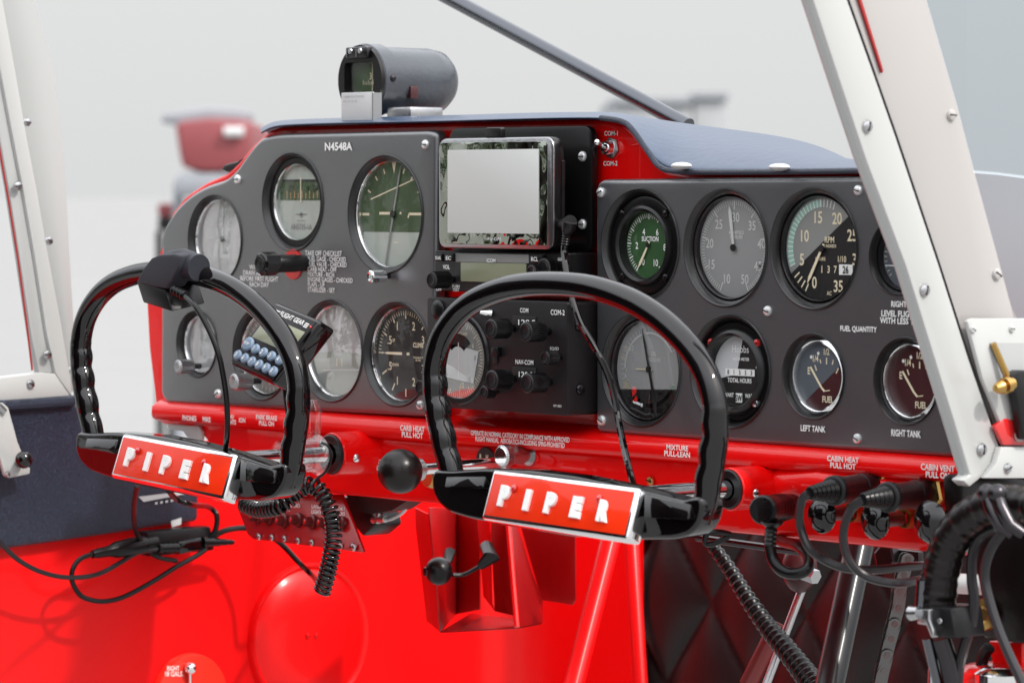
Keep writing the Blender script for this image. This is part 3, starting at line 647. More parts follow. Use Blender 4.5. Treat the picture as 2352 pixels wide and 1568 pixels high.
for s_, b_ in (('FUEL QUANTITY', (1930, 749, 2014, 764)), ('LEFT TANK', (1839, 977, 1896, 991)), ('RIGHT TANK', (2047, 987, 2115, 1003)), ('RIGHT TANK', (2047, 692, 2120, 706)), ('LEVEL FLIGHT ONLY\nWITH LESS THAN 1/4', (2021, 714, 2150, 745))):
    ptext(mb, s_, *b_, yt, .025)
build_texts(mb, 'lettering', 'white_text', rp)

# ------------------------------------------------------------------ gauges
class Dial:
    """marks laid on a dial: unit radius, angle in clock degrees"""
    def __init__(s, c, R): s.c = c; s.R = R; s.mb = {}
    def m(s, k): return s.mb.setdefault(k, MB())
    def pt(s, r, a, dy=0): a = math.radians(a); return s.c + Vector((math.sin(a) * r * s.R, dy, math.cos(a) * r * s.R))
    def tick(s, a, r0, r1, w, k='cream'):
        p = s.pt(r0, a); e = s.pt(r1, a); d = (e - p).normalized(); n = Vector((d.z, 0, -d.x)) * w * s.R / 2
        s.m(k).poly([p - n, e - n, e + n, p + n])
    def ticks(s, a0, a1, n, r0, r1, w, k='cream', major=0, r0m=None, wm=None):
        for i in range(n + 1):
            M_ = major and i % major == 0
            s.tick(a0 + (a1 - a0) * i / n, (r0m or r0) if M_ else r0, r1, (wm or w) if M_ else w, k)
    def txt(s, t, x, z, h, k='cream', bold=.015, wide=.85): s.m(k).tc(t, s.c + Vector((x * s.R, 0, z * s.R)), h * s.R, bold=bold, wide=wide)
    def num(s, t, a, r, h, k='cream', bold=.01, wide=.85): p = s.pt(r, a); s.m(k).tc(t, p, h * s.R, bold=bold, wide=wide)
    def arc(s, a0, a1, r0, r1, k, n=24, dy=0):
        for i in range(n):
            b0 = a0 + (a1 - a0) * i / n; b1 = a0 + (a1 - a0) * (i + 1) / n
            s.m(k).poly([s.pt(r0, b0, dy), s.pt(r0, b1, dy), s.pt(r1, b1, dy), s.pt(r1, b0, dy)])
    def rect(s, x0, x1, z0, z1, k, dy=0): s.m(k).poly([s.c + Vector((x * s.R, dy, z * s.R)) for x, z in ((x0, z0), (x1, z0), (x1, z1), (x0, z1))])
    def line(s, x0, z0, x1, z1, w, k):
        p = s.c + Vector((x0 * s.R, 0, z0 * s.R)); e = s.c + Vector((x1 * s.R, 0, z1 * s.R)); d = (e - p).normalized(); n = Vector((d.z, 0, -d.x)) * w * s.R / 2
        s.m(k).poly([p - n, e - n, e + n, p + n])

def gauge(name, label, hole, gh, dialmat, draw, needle=None, deep=.0065, gl='glass', rim='ring', cat='gauge', dome=.0015, extra=None, offs=None, tilt=(0, 0)):
    hx, hy, hh = hole[:3]; c0 = P(hx, hy, 0); c = Vector((c0.x, deep, c0.z)); Rh = hh / 2 / ppm(c0) * .91; R = gh / 2 / ppm(c)
    t = thing(name, label, cat, c0)
    mb = MB(); mb.lathe((c.x, 0, c.z), (0, 1, 0), [(deep + .0045, Rh * 1.02), (deep - .0005, Rh * 1.0), (deep - .0012, (Rh + R) / 2), (deep - .0006, R * 1.01), (deep + .003, R * .995)], 56, False)
    mb.build('bezel', rim, t)
    mb = MB(); mb.lathe((c.x, 0, c.z), (0, 1, 0), [(deep - .0006, R * 1.035), (deep - .002, R * 1.015), (deep - .0006, R * .995), (deep + .003, R * .99)], 56, False); mb.build('inner_rim', 'chrome' if (rim == 'chrome' or hx < 1000) else 'darksteel', t)
    dc = Vector((c.x, deep + .003, c.z))
    MB().lathe(dc, (0, 1, 0), [(0, R * 1.01), (.004, R * 1.01)], 48).build('dial', dialmat, t)
    D_ = Dial(dc + Vector((0, -.0004, 0)), R); draw(D_)
    for k_, m_ in D_.mb.items(): m_.build('markings', k_, t)
    if needle:
        for (ang, r0, r1, w0, w1, mt) in needle:
            D2 = Dial(dc + Vector((0, -.0015, 0)), R); p = D2.pt(r0, ang); e = D2.pt(r1, ang); d = (e - p).normalized(); nn = Vector((d.z, 0, -d.x)) * R / 2
            mb = MB(); mb.extr([p - nn * w0, p + (e - p) * .85 - nn * w1, e, p + (e - p) * .85 + nn * w1, p + nn * w0], (0, .0004, 0)); mb.build('needle', mt, t)
        if needle[0][3] > 0: MB().lathe(D2.c + Vector(((offs or (0, 0))[0] * R, -.0008, (offs or (0, 0))[1] * R)), (0, 1, 0), [(0, .0), (0, R * .07), (.001, R * .07)], 16, False).build('hub', needle[0][5] if False else 'dial_black', t)
    mb = MB(); mb.lathe((c.x, deep - .0006 - dome, c.z), (0, 1, 0), [(0, 0), (dome * .15, R * .4), (dome * .5, R * .7), (dome, R * .995)], 48, False)
    if tilt != (0, 0):
        for v in mb.v: v.y += (v.x - c.x) * tilt[0] + (v.z - c.z) * tilt[1]
    mb.build('glass', gl, t)
    if extra: extra(t, c, R)
    return t

def d_asi(D):
    D.ticks(0, 330, 33, .86, .97, .018, 'faint', 5, .80, .03)
    for a, s_ in ((310, '180'), (40, '40'), (268, '160'), (75, '60'), (222, '140'), (110, '80'), (180, '120'), (145, '100')): D.num(s_, a, .64, .17, 'faint', .02)
    D.txt('AIRSPEED', 0, .38, .09, 'faint'); D.txt('MPH', 0, -.32, .1, 'faint'); D.txt('KNOTS', 0, -.5, .08, 'faint')
gauge('airspeed_indicator', 'airspeed gauge with pale glass glare painted on its dial at the top left of the left plate', lholes[0], 180, 'asi', d_asi, [(0, -.1, .82, .05, .035, 'faint')], rim='ring', gl='glass_wash')
def d_dg(D):
    D.rect(-.92, .92, .05, .60, 'dial_olive'); D.rect(-.92, .92, .54, .60, 'dial_black', -.0001)
    for x, s_, h in ((-.45, '27', .18), (-.05, '26', .12), (.3, '25', .12), (.62, '24', .18)): D.txt(s_, x, .36, h, 'orange_mark')
    for k in range(9): D.rect(-.62 + k * .165, -.60 + k * .165, .09, .09 + (.15 if k % 2 else .21), 'orange_mark', -.0003)
    D.rect(-.02, .02, -.01, .66, 'cream', -.0006)
    D.txt('AN5735-1A', 0, -.66, .16, 'dial_smoke'); D.txt('DIRECTIONAL', 0, -.50, .05, 'dial_smoke'); D.line(-.25, -.33, .25, -.33, .03, 'dial_smoke'); D.arc(0, 360, 0, .07, 'dial_smoke', 12)
    for v in D.mb['dial_smoke'].v[-48:]: v.z += -.34 * D.R
def dg_x(t, c, R):
    o = MB(); o.lathe(c, (0, 1, 0), [(-.001, R * 1.22), (-.0025, R * 1.17), (-.0025, R * 1.05), (-.001, R * 1.02), (.001, R)], 48, False); o.build('outer_ring', 'ring', t)
gauge('directional_gyro', 'compass card gyro with a painted pale green reflection second from the left in the upper row', lholes[1], 172, 'dial_mist', d_dg, None, rim='ring', cat='gauge', extra=dg_x)  # dial greens paint the trees mirrored in its glass
def d_ai(D):
    n = 30
    pts = [D.pt(1.0, -110 + 220 * i / n) for i in range(n + 1)]; D.m('dial_olive').poly(pts)  # upper green paints mirrored trees, the pale dial below a bright reflection
    for v in D.mb['dial_olive'].v: v.y += .0002
    for a in (-60, -38, -20, 20, 38, 60): D.tick(a, .82, .92, .03)
    D.m('cream').poly([D.pt(1, -4), D.pt(1, 4), D.pt(.78, 0)])
    D.line(-.72, .28, .66, .68, .022, 'cream'); D.rect(-.97, -.76, -.03, .02, 'cream'); D.rect(-.45, -.12, -.01, .04, 'cream'); D.line(-.13, .02, -.05, -.08, .04, 'cream'); D.rect(.45, .88, -.02, .03, 'cream'); D.line(.46, .02, .42, -.07, .04, 'cream'); D.rect(.17, .22, 0, .04, 'cream')
    D.rect(.0, .12, -.55, -.53, 'cream')
gauge('attitude_indicator', 'large horizon gauge with painted green and white reflections beside the grey screen', lholes[2], 240, 'dial_mist', d_ai, [(14, -1.0, .99, .04, .04, 'dial_smoke')], rim='ring', tilt=(.0, .0))  # the long grey bar paints a dark pole mirrored in the glass
def blank(D): D.ticks(200, 520, 16, .85, .95, .02, 'faint')
gauge('vacuum_gauge', 'small pale gauge at the lower left corner behind the left yoke', lholes[3], 128, 'dial_pale', blank, None, rim='chrome', gl='glass_wash')
def d_alt(D):
    D.ticks(0, 350, 35, .86, .96, .02, 'cream')
    for i in range(10): D.num(str(i), i * 36, .7, .16, 'cream')
gauge('altimeter', 'altimeter mostly hidden behind the tilted flight timer', lholes[4], 182, 'dial_smoke', d_alt, [(120, -.1, .6, .06, .04, 'cream')], rim='chrome')
def d_tc(D):
    D.arc(95, 265, 0, .98, 'dial_mist', 20, .0001)
    D.txt('BANK', -.05, -.08, .08, 'faint'); D.rect(-.12, -.08, -.35, -.16, 'cream'); D.rect(.06, .10, -.35, -.16, 'cream'); D.m('faint').poly([D.pt(.9, -8), D.pt(.9, 8), D.pt(.62, 3), D.pt(.62, -3)])
    D.m('faint').poly([D.pt(.45, -10), D.pt(.45, 10), D.pt(.62, 3), D.pt(.62, -3)]); D.line(-.6, -.45, .75, -.40, .03, 'faint')
gauge('turn_indicator', 'pale grey turn and bank gauge right of the flight timer', lholes[5], 206, 'asi', d_tc, None, rim='chrome', gl='glass_wash')
def d_vsi(D):
    D.ticks(-90, -270 + 360, 36, .84, .93, .016); D.ticks(-90, 270 - 0 - 0, 0, .8, .93, .03) if False else None
    for a in (-90, -60, -30, 0, 45, 90, 135, 180, 210, 240): D.tick(a, .76, .93, .035)
    for a, s_ in ((-63, '.5'), (-26, '1'), (24, '2'), (62, '3'), (-117, '.5'), (-154, '1'), (156, '2'), (118, '3')): D.num(s_, a, .66 if '5' not in s_ else .62, .18)
    D.txt('CLIMB', .42, .20, .11, bold=.025); D.txt('UP', -.42, .28, .07); D.txt('DOWN', -.38, -.25, .07); D.txt('THOUSAND FT\nPER MIN', .42, -.1, .1)
gauge('climb_indicator', 'black climb gauge with needle at zero between the two yokes', lholes[6], 212, 'dial_black', d_vsi, [(-90, -.15, .72, .06, .05, 'cream')], rim='ring')
# right panel
def d_suc(D):
    D.ticks(215, 505, 50, .80, .93, .022, 'white_text', 5, .76, .04)
    for s_, x, z in (('4', -.22, .38), ('6', .36, .38), ('2', -.52, -.02), ('8', .68, -.06), ('10', .30, -.52), ('0', -.24, -.50)): D.txt(s_, x, z, .20, 'white_text')
    D.txt('SUCTION', .05, .18, .15, 'white_text', .025)
def suc_x(t, c, R):
    Ro = R * 1.34; z = .91 * 252 / 2 / ppm(c)
    mb = MB(); mb.lathe(c, (0, 1, 0), [(-.0002, z * 1.0), (-.0018, z * .97), (-.0022, z * .93), (-.0022, R * 1.22), (-.005, R * 1.16), (-.006, R * 1.08), (-.0045, R * 1.0), (.001, R * .99)], 56, False); mb.build('mounting_ring', 'ring', t)
    for a in (45, 135, 225, 315):
        p = c + Vector((math.sin(math.radians(a)) * Ro * .98, -.0022, math.cos(math.radians(a)) * Ro * .98)); screw(0, 0, 18, 0, t, 'darksteel', world=p)
gauge('suction_gauge', 'suction gauge with a green reflection painted on its face, held by four small screws', rholes[0], 156, 'dial_green_glare', d_suc, [(212, -.12, .80, .05, .09, 'cream')], rim='ring', extra=suc_x, offs=(.0, 0))
def d_man(D):
    D.ticks(205, 515, 80, .84, .94, .016, 'white_text', 10, .76, .03)
    for s_, x, z in (('30', .04, .60), ('25', -.44, .46), ('35', .50, .44), ('20', -.70, .08), ('40', .76, .08), ('15', -.64, -.34), ('45', .66, -.36), ('10', -.20, -.62), ('50', .30, -.62)): D.txt(s_, x, z, .19, 'white_text')
    D.txt('MANIFOLD', .06, .30, .075, 'white_text', .03); D.txt('PRESSURE', .06, .21, .075, 'white_text', .03)
gauge('manifold_gauge', 'manifold pressure gauge with a painted grey reflection second from left in the right plate upper row', rholes[1], 232, 'dial_grey', d_man, [(-8, .0, .84, .06, .09, 'white_text')], rim='ring', gl='glass_wash')
def d_rpm(D):
    D.arc(-112, -2, .80, .95, 'tint_green', 30, .0001); D.ticks(-112, 20, 22, .80, .95, .018, 'white_text')
    for a in (-135, -143, -151, -127): D.tick(a, .78, .95, .03, 'cream')
    D.m('dial_smoke').poly([D.pt(1.0, a) for a in range(-120, 50, 8)]); [setattr(v, 'y', v.y + .00025) for v in D.mb['dial_smoke'].v]  # smoke grey segment paints the reflection that splits the glass diagonally
    for s_, x, z in (('15', -.12, .60), ('20', .38, .58), ('10', -.48, .24), ('25', .78, .26), ('5', -.56, -.22), ('30', .92, -.2), ('0', -.22, -.66), ('35', .42, -.72)): D.txt(s_, x, z, .23, 'cream')
    D.txt('RPM', .18, .17, .12, 'cream'); D.txt('HUNDREDS', .18, .05, .06, 'cream'); D.txt('HOURS', -.06, -.2, .07, 'cream'); D.txt('1/10', .52, -.2, .12, 'cream')
    D.txt('1', -.02, -.40, .14, 'cream'); D.txt('3', .16, -.40, .14, 'cream'); D.txt('7', .34, -.40, .14, 'cream'); D.rect(.44, .80, -.50, -.30, 'white_text'); D.txt('AC', .18, -.86, .08, 'cream')
    D.m('dial_black').tc('26', D.c + Vector((.62 * D.R, -.0004, -.40 * D.R)), .15 * D.R, bold=.02)
gauge('tachometer', 'engine RPM gauge with cream needle near zero in the right plate upper row', rholes[2], 238, 'dial_black', d_rpm, [(210, -.10, .78, .05, .07, 'cream')], rim='ring')
def d_cr(D): D.ticks(230, 490, 26, .82, .93, .02, 'cream'); D.rect(-.9, .9, -.3, -.26, 'faint')
gauge('engine_gauge', 'dark round gauge half hidden behind the white door post', rholes[3], 150, 'dial_slate', d_cr, None, rim='ring')
def d_oil(D):
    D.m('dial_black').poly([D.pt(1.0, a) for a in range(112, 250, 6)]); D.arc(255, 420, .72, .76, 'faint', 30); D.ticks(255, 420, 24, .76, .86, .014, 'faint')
    for a, r in ((285, .12), (300, .0)): D.tick(a, .70, .90, .02, 'cream')
    for s_, x, z in (('40', -.18, .73), ('20', -.55, .42), ('0', -.72, -.05)): D.txt(s_, x, z, .12, 'faint')
    D.txt('OIL', .12, .32, .09, 'faint'); D.txt('PRESSURE', .12, .20, .08, 'faint'); D.txt('OIL TEMP.', .2, -.48, .08, 'faint')
    for s_, x, z in (('280', -.72, -.34), ('260', -.56, -.66), ('240', -.24, -.84), ('220', .05, -.89), ('200', .30, -.86), ('180', .58, -.76)): D.txt(s_, x * .98, z * .93 - .03, .12, 'cream', .02, .75)
    D.arc(112, 190, .70, .78, 'tint_green', 20); D.ticks(112, 250, 30, .70, .80, .015, 'cream'); D.tick(206, .66, .8, .04, 'redlamp')
gauge('oil_gauge', 'combined oil pressure and temperature gauge at lower left of the right plate', rholes[4], 226, 'dial_grey', d_oil, [(-90, -.5 + .4, .42, .03, .03, 'cream'), (-14, -.95, .85, .07, .04, 'dial_black')], rim='ring', gl='glass_wash')
def d_hob(D):
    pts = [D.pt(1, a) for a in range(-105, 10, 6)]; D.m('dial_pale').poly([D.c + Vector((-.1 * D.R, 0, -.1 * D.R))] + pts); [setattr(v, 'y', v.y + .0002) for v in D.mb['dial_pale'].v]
    D.txt('Hobbs', .05, .62, .20, 'white_text', .0, .9); D.txt('HOUR METER', .08, .34, .09, 'white_text'); D.rect(-.55, .62, -.13, .06, 'white_text'); D.txt('TOTAL HOURS', .02, -.26, .13, 'white_text', .02, .8)
    for k, s_ in enumerate('01553'): D.m('dial_black').tc(s_, D.c + Vector(((-.42 + k * .23) * D.R, -.0004, -.035 * D.R)), .13 * D.R, bold=.02)
    D.txt('STEWART', -.5, -.68, .12, 'white_text', .02, .8); D.txt('WARNER', .52, -.68, .12, 'white_text', .02, .8); D.rect(-.13, .13, -.88, -.62, 'white_text'); D.m('dial_black').tc('SW', D.c + Vector((0, -.0004, -.75 * D.R)), .18 * D.R, bold=.02, wide=.7)
    D.txt('10\nTHS', .72, .16, .14, 'white_text')
def hob_x(t, c, R):
    z = .91 * 254 / 2 / ppm(c)
    mb = MB(); mb.lathe(c, (0, 1, 0), [(-.0002, z), (-.002, z * .96), (-.002, R * 1.25), (-.006, R * 1.16), (-.007, R * 1.08), (-.0045, R * .995), (.001, R * .99)], 56, False); mb.build('mounting_ring', 'ring', t)
    for a, m_ in ((-50, 'redlamp'), (48, 'redlamp'), (135, 'chrome'), (230, 'chrome')):
        p = c + Vector((math.sin(math.radians(a)) * z * .86, -.002, math.cos(math.radians(a)) * z * .86)); screw(0, 0, 20, 0, t, m_, world=p)
gauge('hour_meter', 'Hobbs hour meter showing total hours on a half pale dial', rholes[5], 164, 'dial_black', d_hob, None, rim='ring', extra=hob_x)
def d_fuel(half):
    def f(D):
        if half:
            D.m('dial_slate').poly([D.pt(1, a) for a in range(-140, 66, 5)]); [setattr(v, 'y', v.y + .0002) for v in D.mb['dial_slate'].v]  # slate half is a glass reflection painted on the dial
        for s_, x, z in (('1/4', -.24, .52), ('1/2', .22, .74), ('E', -.52, .14), ('FUEL', .28, -.70)): D.txt(s_, x, z, .2 if s_ != 'E' else .22, 'cream', .025, .8)
        for a, r0, w_ in ((-42, .42, .05), (-22, .48, .03), (0, .42, .05), (22, .48, .03), (48, .55, .05)): D.m('cream'); p = D.c + Vector((.25 * D.R, 0, .0)); 
        for x, z, dx, dz in ((-.2, .16, -.07, .16), (-.02, .38, -.03, .12), (.22, .36, 0, .2), (.46, .36, .04, .14), (.62, .10, .1, .16)): D.line(x, z, x + dx, z + dz, .045, 'cream')
        for x, z in ((-.42, .56), (-.12, .68)): 
            D.m('white_text').poly([D.c + Vector(((x + .055 * math.cos(k)) * D.R, -.0002, (z + .055 * math.sin(k)) * D.R)) for k in [i * PI / 5 for i in range(10)]])
        D.line(-.46, .26, .0, -.34, .075, 'cream'); D.line(0, -.34, .14, -.46, .07, 'cream'); D.line(.14, -.45, .36, -.42, .03, 'cream')
    return f
gauge('fuel_gauge', 'round fuel gauge above the LEFT TANK lettering with a slate reflection painted over half its dial', rholes[6], 152, 'dial_maroon', d_fuel(True), None, rim='chrome', deep=.0055)
gauge('fuel_gauge', 'round fuel gauge with a painted maroon reflection above the RIGHT TANK lettering beside the door post', rholes[7], 158, 'dial_maroon', d_fuel(False), None, rim='chrome', deep=.0055)

# small knobs on the gauges / panel
def knurl(mb, c, ax, L_, r, n=28, dep=.12):
    ax = Vector(ax).normalized(); x = ax.orthogonal().normalized(); y = ax.cross(x); V = []; N = n * 2
    prof = [(0, r * .55), (0, r * .85), (r * .12, r), (L_ - r * .1, r), (L_, r * .85), (L_, 0)]
    for t, rr_ in prof:
        for k in range(N):
            q_ = rr_ * (1 - dep * (k % 2)) if rr_ >= r * .99 else rr_ * (1 - dep * .5); V.append(c + ax * t + (x * math.cos(2 * PI * k / N) + y * math.sin(2 * PI * k / N)) * q_)
    mb.add(V, [(i * N + k, i * N + (k + 1) % N, (i + 1) * N + (k + 1) % N, (i + 1) * N + k) for i in range(len(prof) - 1) for k in range(N)] + [tuple(range(N))])
def knob(name, label, px, py, Yf_, Yb, r, m, cat='knob', group=None, n=24, stem=.4, tip=None, dep=.12):
    """px,py = centre of the FRONT face at depth Yf_"""
    c = P(px, py, Yf_); t = thing(name, label, cat, Vector((c.x, Yb, c.z)), group)
    mb = MB(); knurl(mb, c, (0, 1, 0), abs(Yb - Yf_) * .72, r, n, dep); mb.build('grip', m, t)
    mb = MB(); mb.lathe(c, (0, 1, 0), [(abs(Yb - Yf_) * .7, r * stem), (abs(Yb - Yf_) + .004, r * stem)], 16, False); mb.build('stem', 'darksteel', t)
    mb = MB(); mb.lathe(c, (0, -1, 0), [(-.0002, r * .7), (.0004, r * .66), (.0002, r * .5), (-.0004, 0)], 24, False); mb.build('cap', tip or m, t)
    return t
k = knob('cage_knob', 'small chrome knob under the lower edge of the horizon gauge', 850, 635, -.020, .0, .0052, 'chrome', n=6, dep=.1)
MB().lathe(P(884, 637, -.0006), (0, 1, 0), [(0, 0), (0, .0065), (.0005, .0066)], 24, False).build('backing', 'redlamp', k) if False else None
# panel lamp with knurled head
c = P(598, 606, -.046); pt_ = thing('panel_lamp', 'black knurled panel lamp standing out beside the take off checklist', 'lamp', Vector((c.x, 0, c.z)))
mb = MB(); knurl(mb, c, (0, 1, 0), .016, .0098, 8, .10); mb.build('head', 'gloss_black', pt_)
mb = MB(); mb.lathe(c, (0, 1, 0), [(.016, .0068), (.018, .0074), (.036, .0074), (.038, .0068), (.047, .0068)], 28, False); mb.build('body', 'plastic', pt_)
mb = MB(); mb.lathe(c, (0, -1, 0), [(.0002, .0066), (.001, .006), (-.001, .0045), (-.0015, 0)], 24, False); mb.build('lens', 'rubber', pt_)
mb = MB(); mb.lathe(P(*q(3, 1118, 1092), -.0012), (0, 1, 0), [(0, 0), (0, .0125), (.001, .0128)], 32, False); mb.build('red_base', 'redlamp', pt_)
knob('adjust_knob', 'knurled steel knob on the lower left gauge behind the left yoke', *q(6, 728, 694), -.020, -.0, .0062, 'steel', n=22)
knob('baro_knob', 'knurled steel knob below the flight timer', *q(6, 1045, 780), -.024, -.0, .0072, 'steel', n=22)
knob('adjust_knob', 'small dark knob between the climb gauge and the right yoke', *q(7, 105, 680), -.014, -.0, .0062, 'plastic', n=22)

# toggle switch on the hump
tg = thing('toggle_switch', 'small chrome toggle switch between COM-1 and COM-2 lettering', 'switch', Z(4, 1455, 278, .01))
c = Z(4, 1462, 278, .0175); mb = MB(); mb.lathe(c, (0, -1, 0), [(0, .0085), (.001, .0085), (.001, .0075), (.0022, .0075), (.0022, .0062)], 6, False); mb.build('nut', 'steel', tg, sm=20)
mb = MB(); mb.lathe(c, (0, -1, 0), [(.0018, .0058), (.007, .005), (.007, .0035), (.009, .003), (.009, 0)], 20, False); mb.build('bushing', 'chrome', tg)
e = Z(4, 1352, 235, -.012); mb = MB(); mb.tube([c + Vector((0, -.008, 0)), e], [.0012, .0018], 10); mb.ball(e, .0025, 12); mb.build('lever', 'chrome', tg)

# ================================================================== CENTRE STACK
# mounting plate behind GPS
def slab(name, m, box, Y, depth, r, parent, bevel=.0008):
    a = W(*box, Y); mb = MB(); mb.extr([Vector((x, Y, z)) for x, z in rrect(a[0], a[1], a[2], a[3], r)], (0, depth, 0)); return mb.build(name, m, parent, bevel=bevel)
gm = thing('mounting_plate', 'satin black mounting plate screwed behind the grey screen', 'mounting plate', P(1195, 578, 0))
slab('plate', 'ring', (1032, 292, 1359, 580), .004, .006, .010, gm)
for x, y in ((1238, 345), (1238, 877)): screw(*q(4, x, y), 24, .004, gm, ang=.0)
gp = thing('gps_unit', 'tablet style satellite navigator with blank grey screen and mirrored bezel', 'navigator', P(1140, 573, -.02))
Yg = -.026
b_ = slab('case', 'ring', (1007, 316, 1272, 572), Yg, .011, .009, gp, .002)
slab('front_rim', 'steel', (1008, 317, 1271, 571), Yg - .0012, .002, .009, gp, .0008)
slab('bezel', 'gpsglass', (1010.5, 326, 1257, 562), Yg - .0016, .002, .003, gp, .0003)
slab('screen', 'screen', (1028, 343.5, 1237, 536), Yg - .0022, .001, .0005, gp, .0001)
slab('side_grip', 'plastic', (1281, 368, 1292, 560), Yg + .008, .003, .001, gp, .0005)
slab('bracket', 'ring', (1060, 380, 1230, 520), Yg + .011, .015, .004, gp)
slab('top_clip', 'plastic', (1114, 293, 1150, 317), Yg + .004, .005, .002, gp, .0008)
mb = MB(); ptext(mb, 'iFly GPS', 1118, 545, 1152, 555, Yg - .0018, 0); mb.build('lettering', 'white_text', gp)
# radio 1
r1 = thing('com_radio', 'slim black radio with wide display directly under the screen', 'radio', P(1150, 672, -.018))
Y1 = -.018
slab('case', 'plastic', (999, 578, 1308, 672), Y1, .03, .002, r1)
slab('faceplate', 'radio', (1045, 580, 1252, 671), Y1 - .0012, .002, .001, r1, .0004)
slab('display', 'lcd', (1058, 604, 1208, 648), Y1 - .002, .001, .001, r1, .0002)
slab('upper_fascia', 'dial_smoke', (1046, 583, 1214, 603), Y1 - .0018, .001, .001, r1, .0002)
for b0 in ((998, 583, 1015, 600), (1020, 583, 1041, 600), (1216, 586, 1246, 604)): slab('button', 'plastic', b0, Y1 - .004, .004, .0012, r1, .0006)
mb = MB()
for s_, bb in (('DUAL', (1000, 588, 1013, 596)), ('EC', (1024, 588, 1036, 597)), ('RCL', (1220, 590, 1236, 600)), ('COM', (1281, 592, 1294, 599))): ptext(mb, s_, *bb, Y1 - .0045, .02)
for s_, bb in (('VOL', (1017, 608, 1033, 618)), ('OFF', (1002, 660, 1014, 668)), ('PUSH\nTEST', (1039, 654, 1055, 669)), ('ICOM', (1118, 594, 1138, 603))): ptext(mb, s_, *bb, Y1 - .0032, .02)
build_texts(mb, 'lettering', 'white_text', r1)
slab('maker_stripe', 'cream', (1220, 596, 1222, 600), Y1 - .0045, .0005, 0, r1, 0) if False else None
knob('volume_knob', 'knurled black volume knob at the left end of the slim radio', 990, 643, -.042, Y1, .0068, 'plastic', n=26)
knob('tuning_knob', 'outer knurled tuning knob half hidden by the right yoke rim', *q(4, 830, 1255), -.036, Y1, .006, 'plastic', n=26)
knob('tuning_knob', 'inner larger tuning knob close to the right end of the slim radio', *q(4, 925, 1222), -.030, Y1, .008, 'plastic', n=30)
# radio 2
r2 = thing('nav_radio', 'square black nav and com radio marked COM-2 seen through the right yoke', 'radio', P(1150, 945, -.026))
Y2 = -.026; zb2 = 1.0
a = W(981, 689, 1304, 941, Y2)
mb = MB(); mb.extr([Vector((x, Y2, z)) for x, z in rrect(a[0], a[1], P(1142, 944, Y2).z, P(1142, 688, Y2).z, .003)], (0, .036, 0)); mb.build('case', 'radio', r2, bevel=.0008)
cdi = Z(7, 345, 522, Y2 + .004); Rc = 92 / ppm(cdi)
mb = MB(); mb.lathe((cdi.x, Y2 - .0008, cdi.z), (0, 1, 0), [(.0006, Rc * 1.16), (-.001, Rc * 1.12), (-.001, Rc * 1.02), (-.0002, Rc)], 48, False); mb.build('indicator_ring', 'ring', r2)
MB().lathe((cdi.x, Y2 - .0010, cdi.z), (0, 1, 0), [(0, 0), (0, Rc), (.0005, Rc)], 48, False).build('indicator_dial', 'dial_smoke', r2)
D = Dial(Vector((cdi.x, Y2 - .0016, cdi.z)), Rc); D.ticks(0, 350, 70, .86, .96, .018, 'cream', 5, .80, .025); D.arc(-50, 50, .3, .62, 'dial_black', 16); D.txt('NARCO-AIRE', .1, .62, .08, 'cream')
for s_, a_ in (('12', 165), ('15', 140), ('E', 88), ('6', 60)): D.num(s_, a_, .68, .13, 'cream')
D.m('faint').poly([D.c + Vector((x * Rc, 0, z * Rc)) for x, z in ((-.75, -.45), (.6, -.6), (.8, .2), (-.3, .38))]); D.rect(.02, .05, -.5, .4, 'white_text', -.0003); D.m('dial_maroon'); D.mb.pop('dial_maroon')
D.arc(0, 360, 0, .05, 'orange_mark', 10)
for v in D.mb['orange_mark'].v: v.z -= .72 * Rc; v.x += .1 * Rc
for k_, m_ in D.mb.items(): m_.build('indicator_markings', k_, r2)
MB().lathe((cdi.x, Y2 - .0028, cdi.z), (0, 1, 0), [(0, 0), (.0002, Rc * .5), (.0010, Rc)], 40, False).build('indicator_glass', 'glass_wash', r2)
mb = MB()
for s_, bb in (('COM', (655, 248, 700, 273)), ('NAV-COM', (630, 530, 727, 556)), ('COM-2', (822, 257, 898, 287)), ('SQ/ID', (818, 460, 866, 480)), ('RT-553', (838, 775, 880, 788))): ptext(mb, s_, *q(7, bb[0], bb[1]), *q(7, bb[2], bb[3]), Y2 - .0007, .015)
build_texts(mb, 'lettering', 'white_text', r2)
for bb in ((613, 293, 740, 360), (613, 570, 740, 638)): slab('frequency_window', 'dial_black', (*q(7, bb[0], bb[1]), *q(7, bb[2], bb[3])), Y2 - .0007, .001, .0004, r2, .0001)
mb = MB(); ptext(mb, '128.5', *q(7, 645, 312), *q(7, 738, 342), Y2 - .0012, .01); ptext(mb, '120.90', *q(7, 648, 596), *q(7, 745, 626), Y2 - .0012, .01); mb.build('frequency_digits', 'white_text', r2)
slab('slide_switch', 'plastic', (*q(7, 496, 462), *q(7, 533, 515)), Y2 - .004, .004, .0005, r2, .0004); slab('switch_slot', 'dial_black', (*q(7, 505, 515), *q(7, 530, 552)), Y2 - .0008, .001, .0002, r2, .0001)
mb = MB(); c = Z(7, 210, 258, Y2); mb.lathe(c, (0, -1, 0), [(0, .0078), (.001, .0078), (.002, .0066), (.0028, .004), (.003, 0)], 24, False); mb.build('blanking_plug', 'ring', r2)
for x, y in ((975, 343), (982, 690)):
    pp = AX(*q(7, x, y), a[1]); screw(0, 0, 26, 0, r2, 'darksteel', world=pp, ax=(1, 0, 0))
c = Z(7, 497, 275, Y2); MB().tube([c, c + Vector((-.004, -.008, .001))], [.003, .0015], 10).build('toggle', 'chrome', r2)
G = 'ribbed knobs of the square radio'
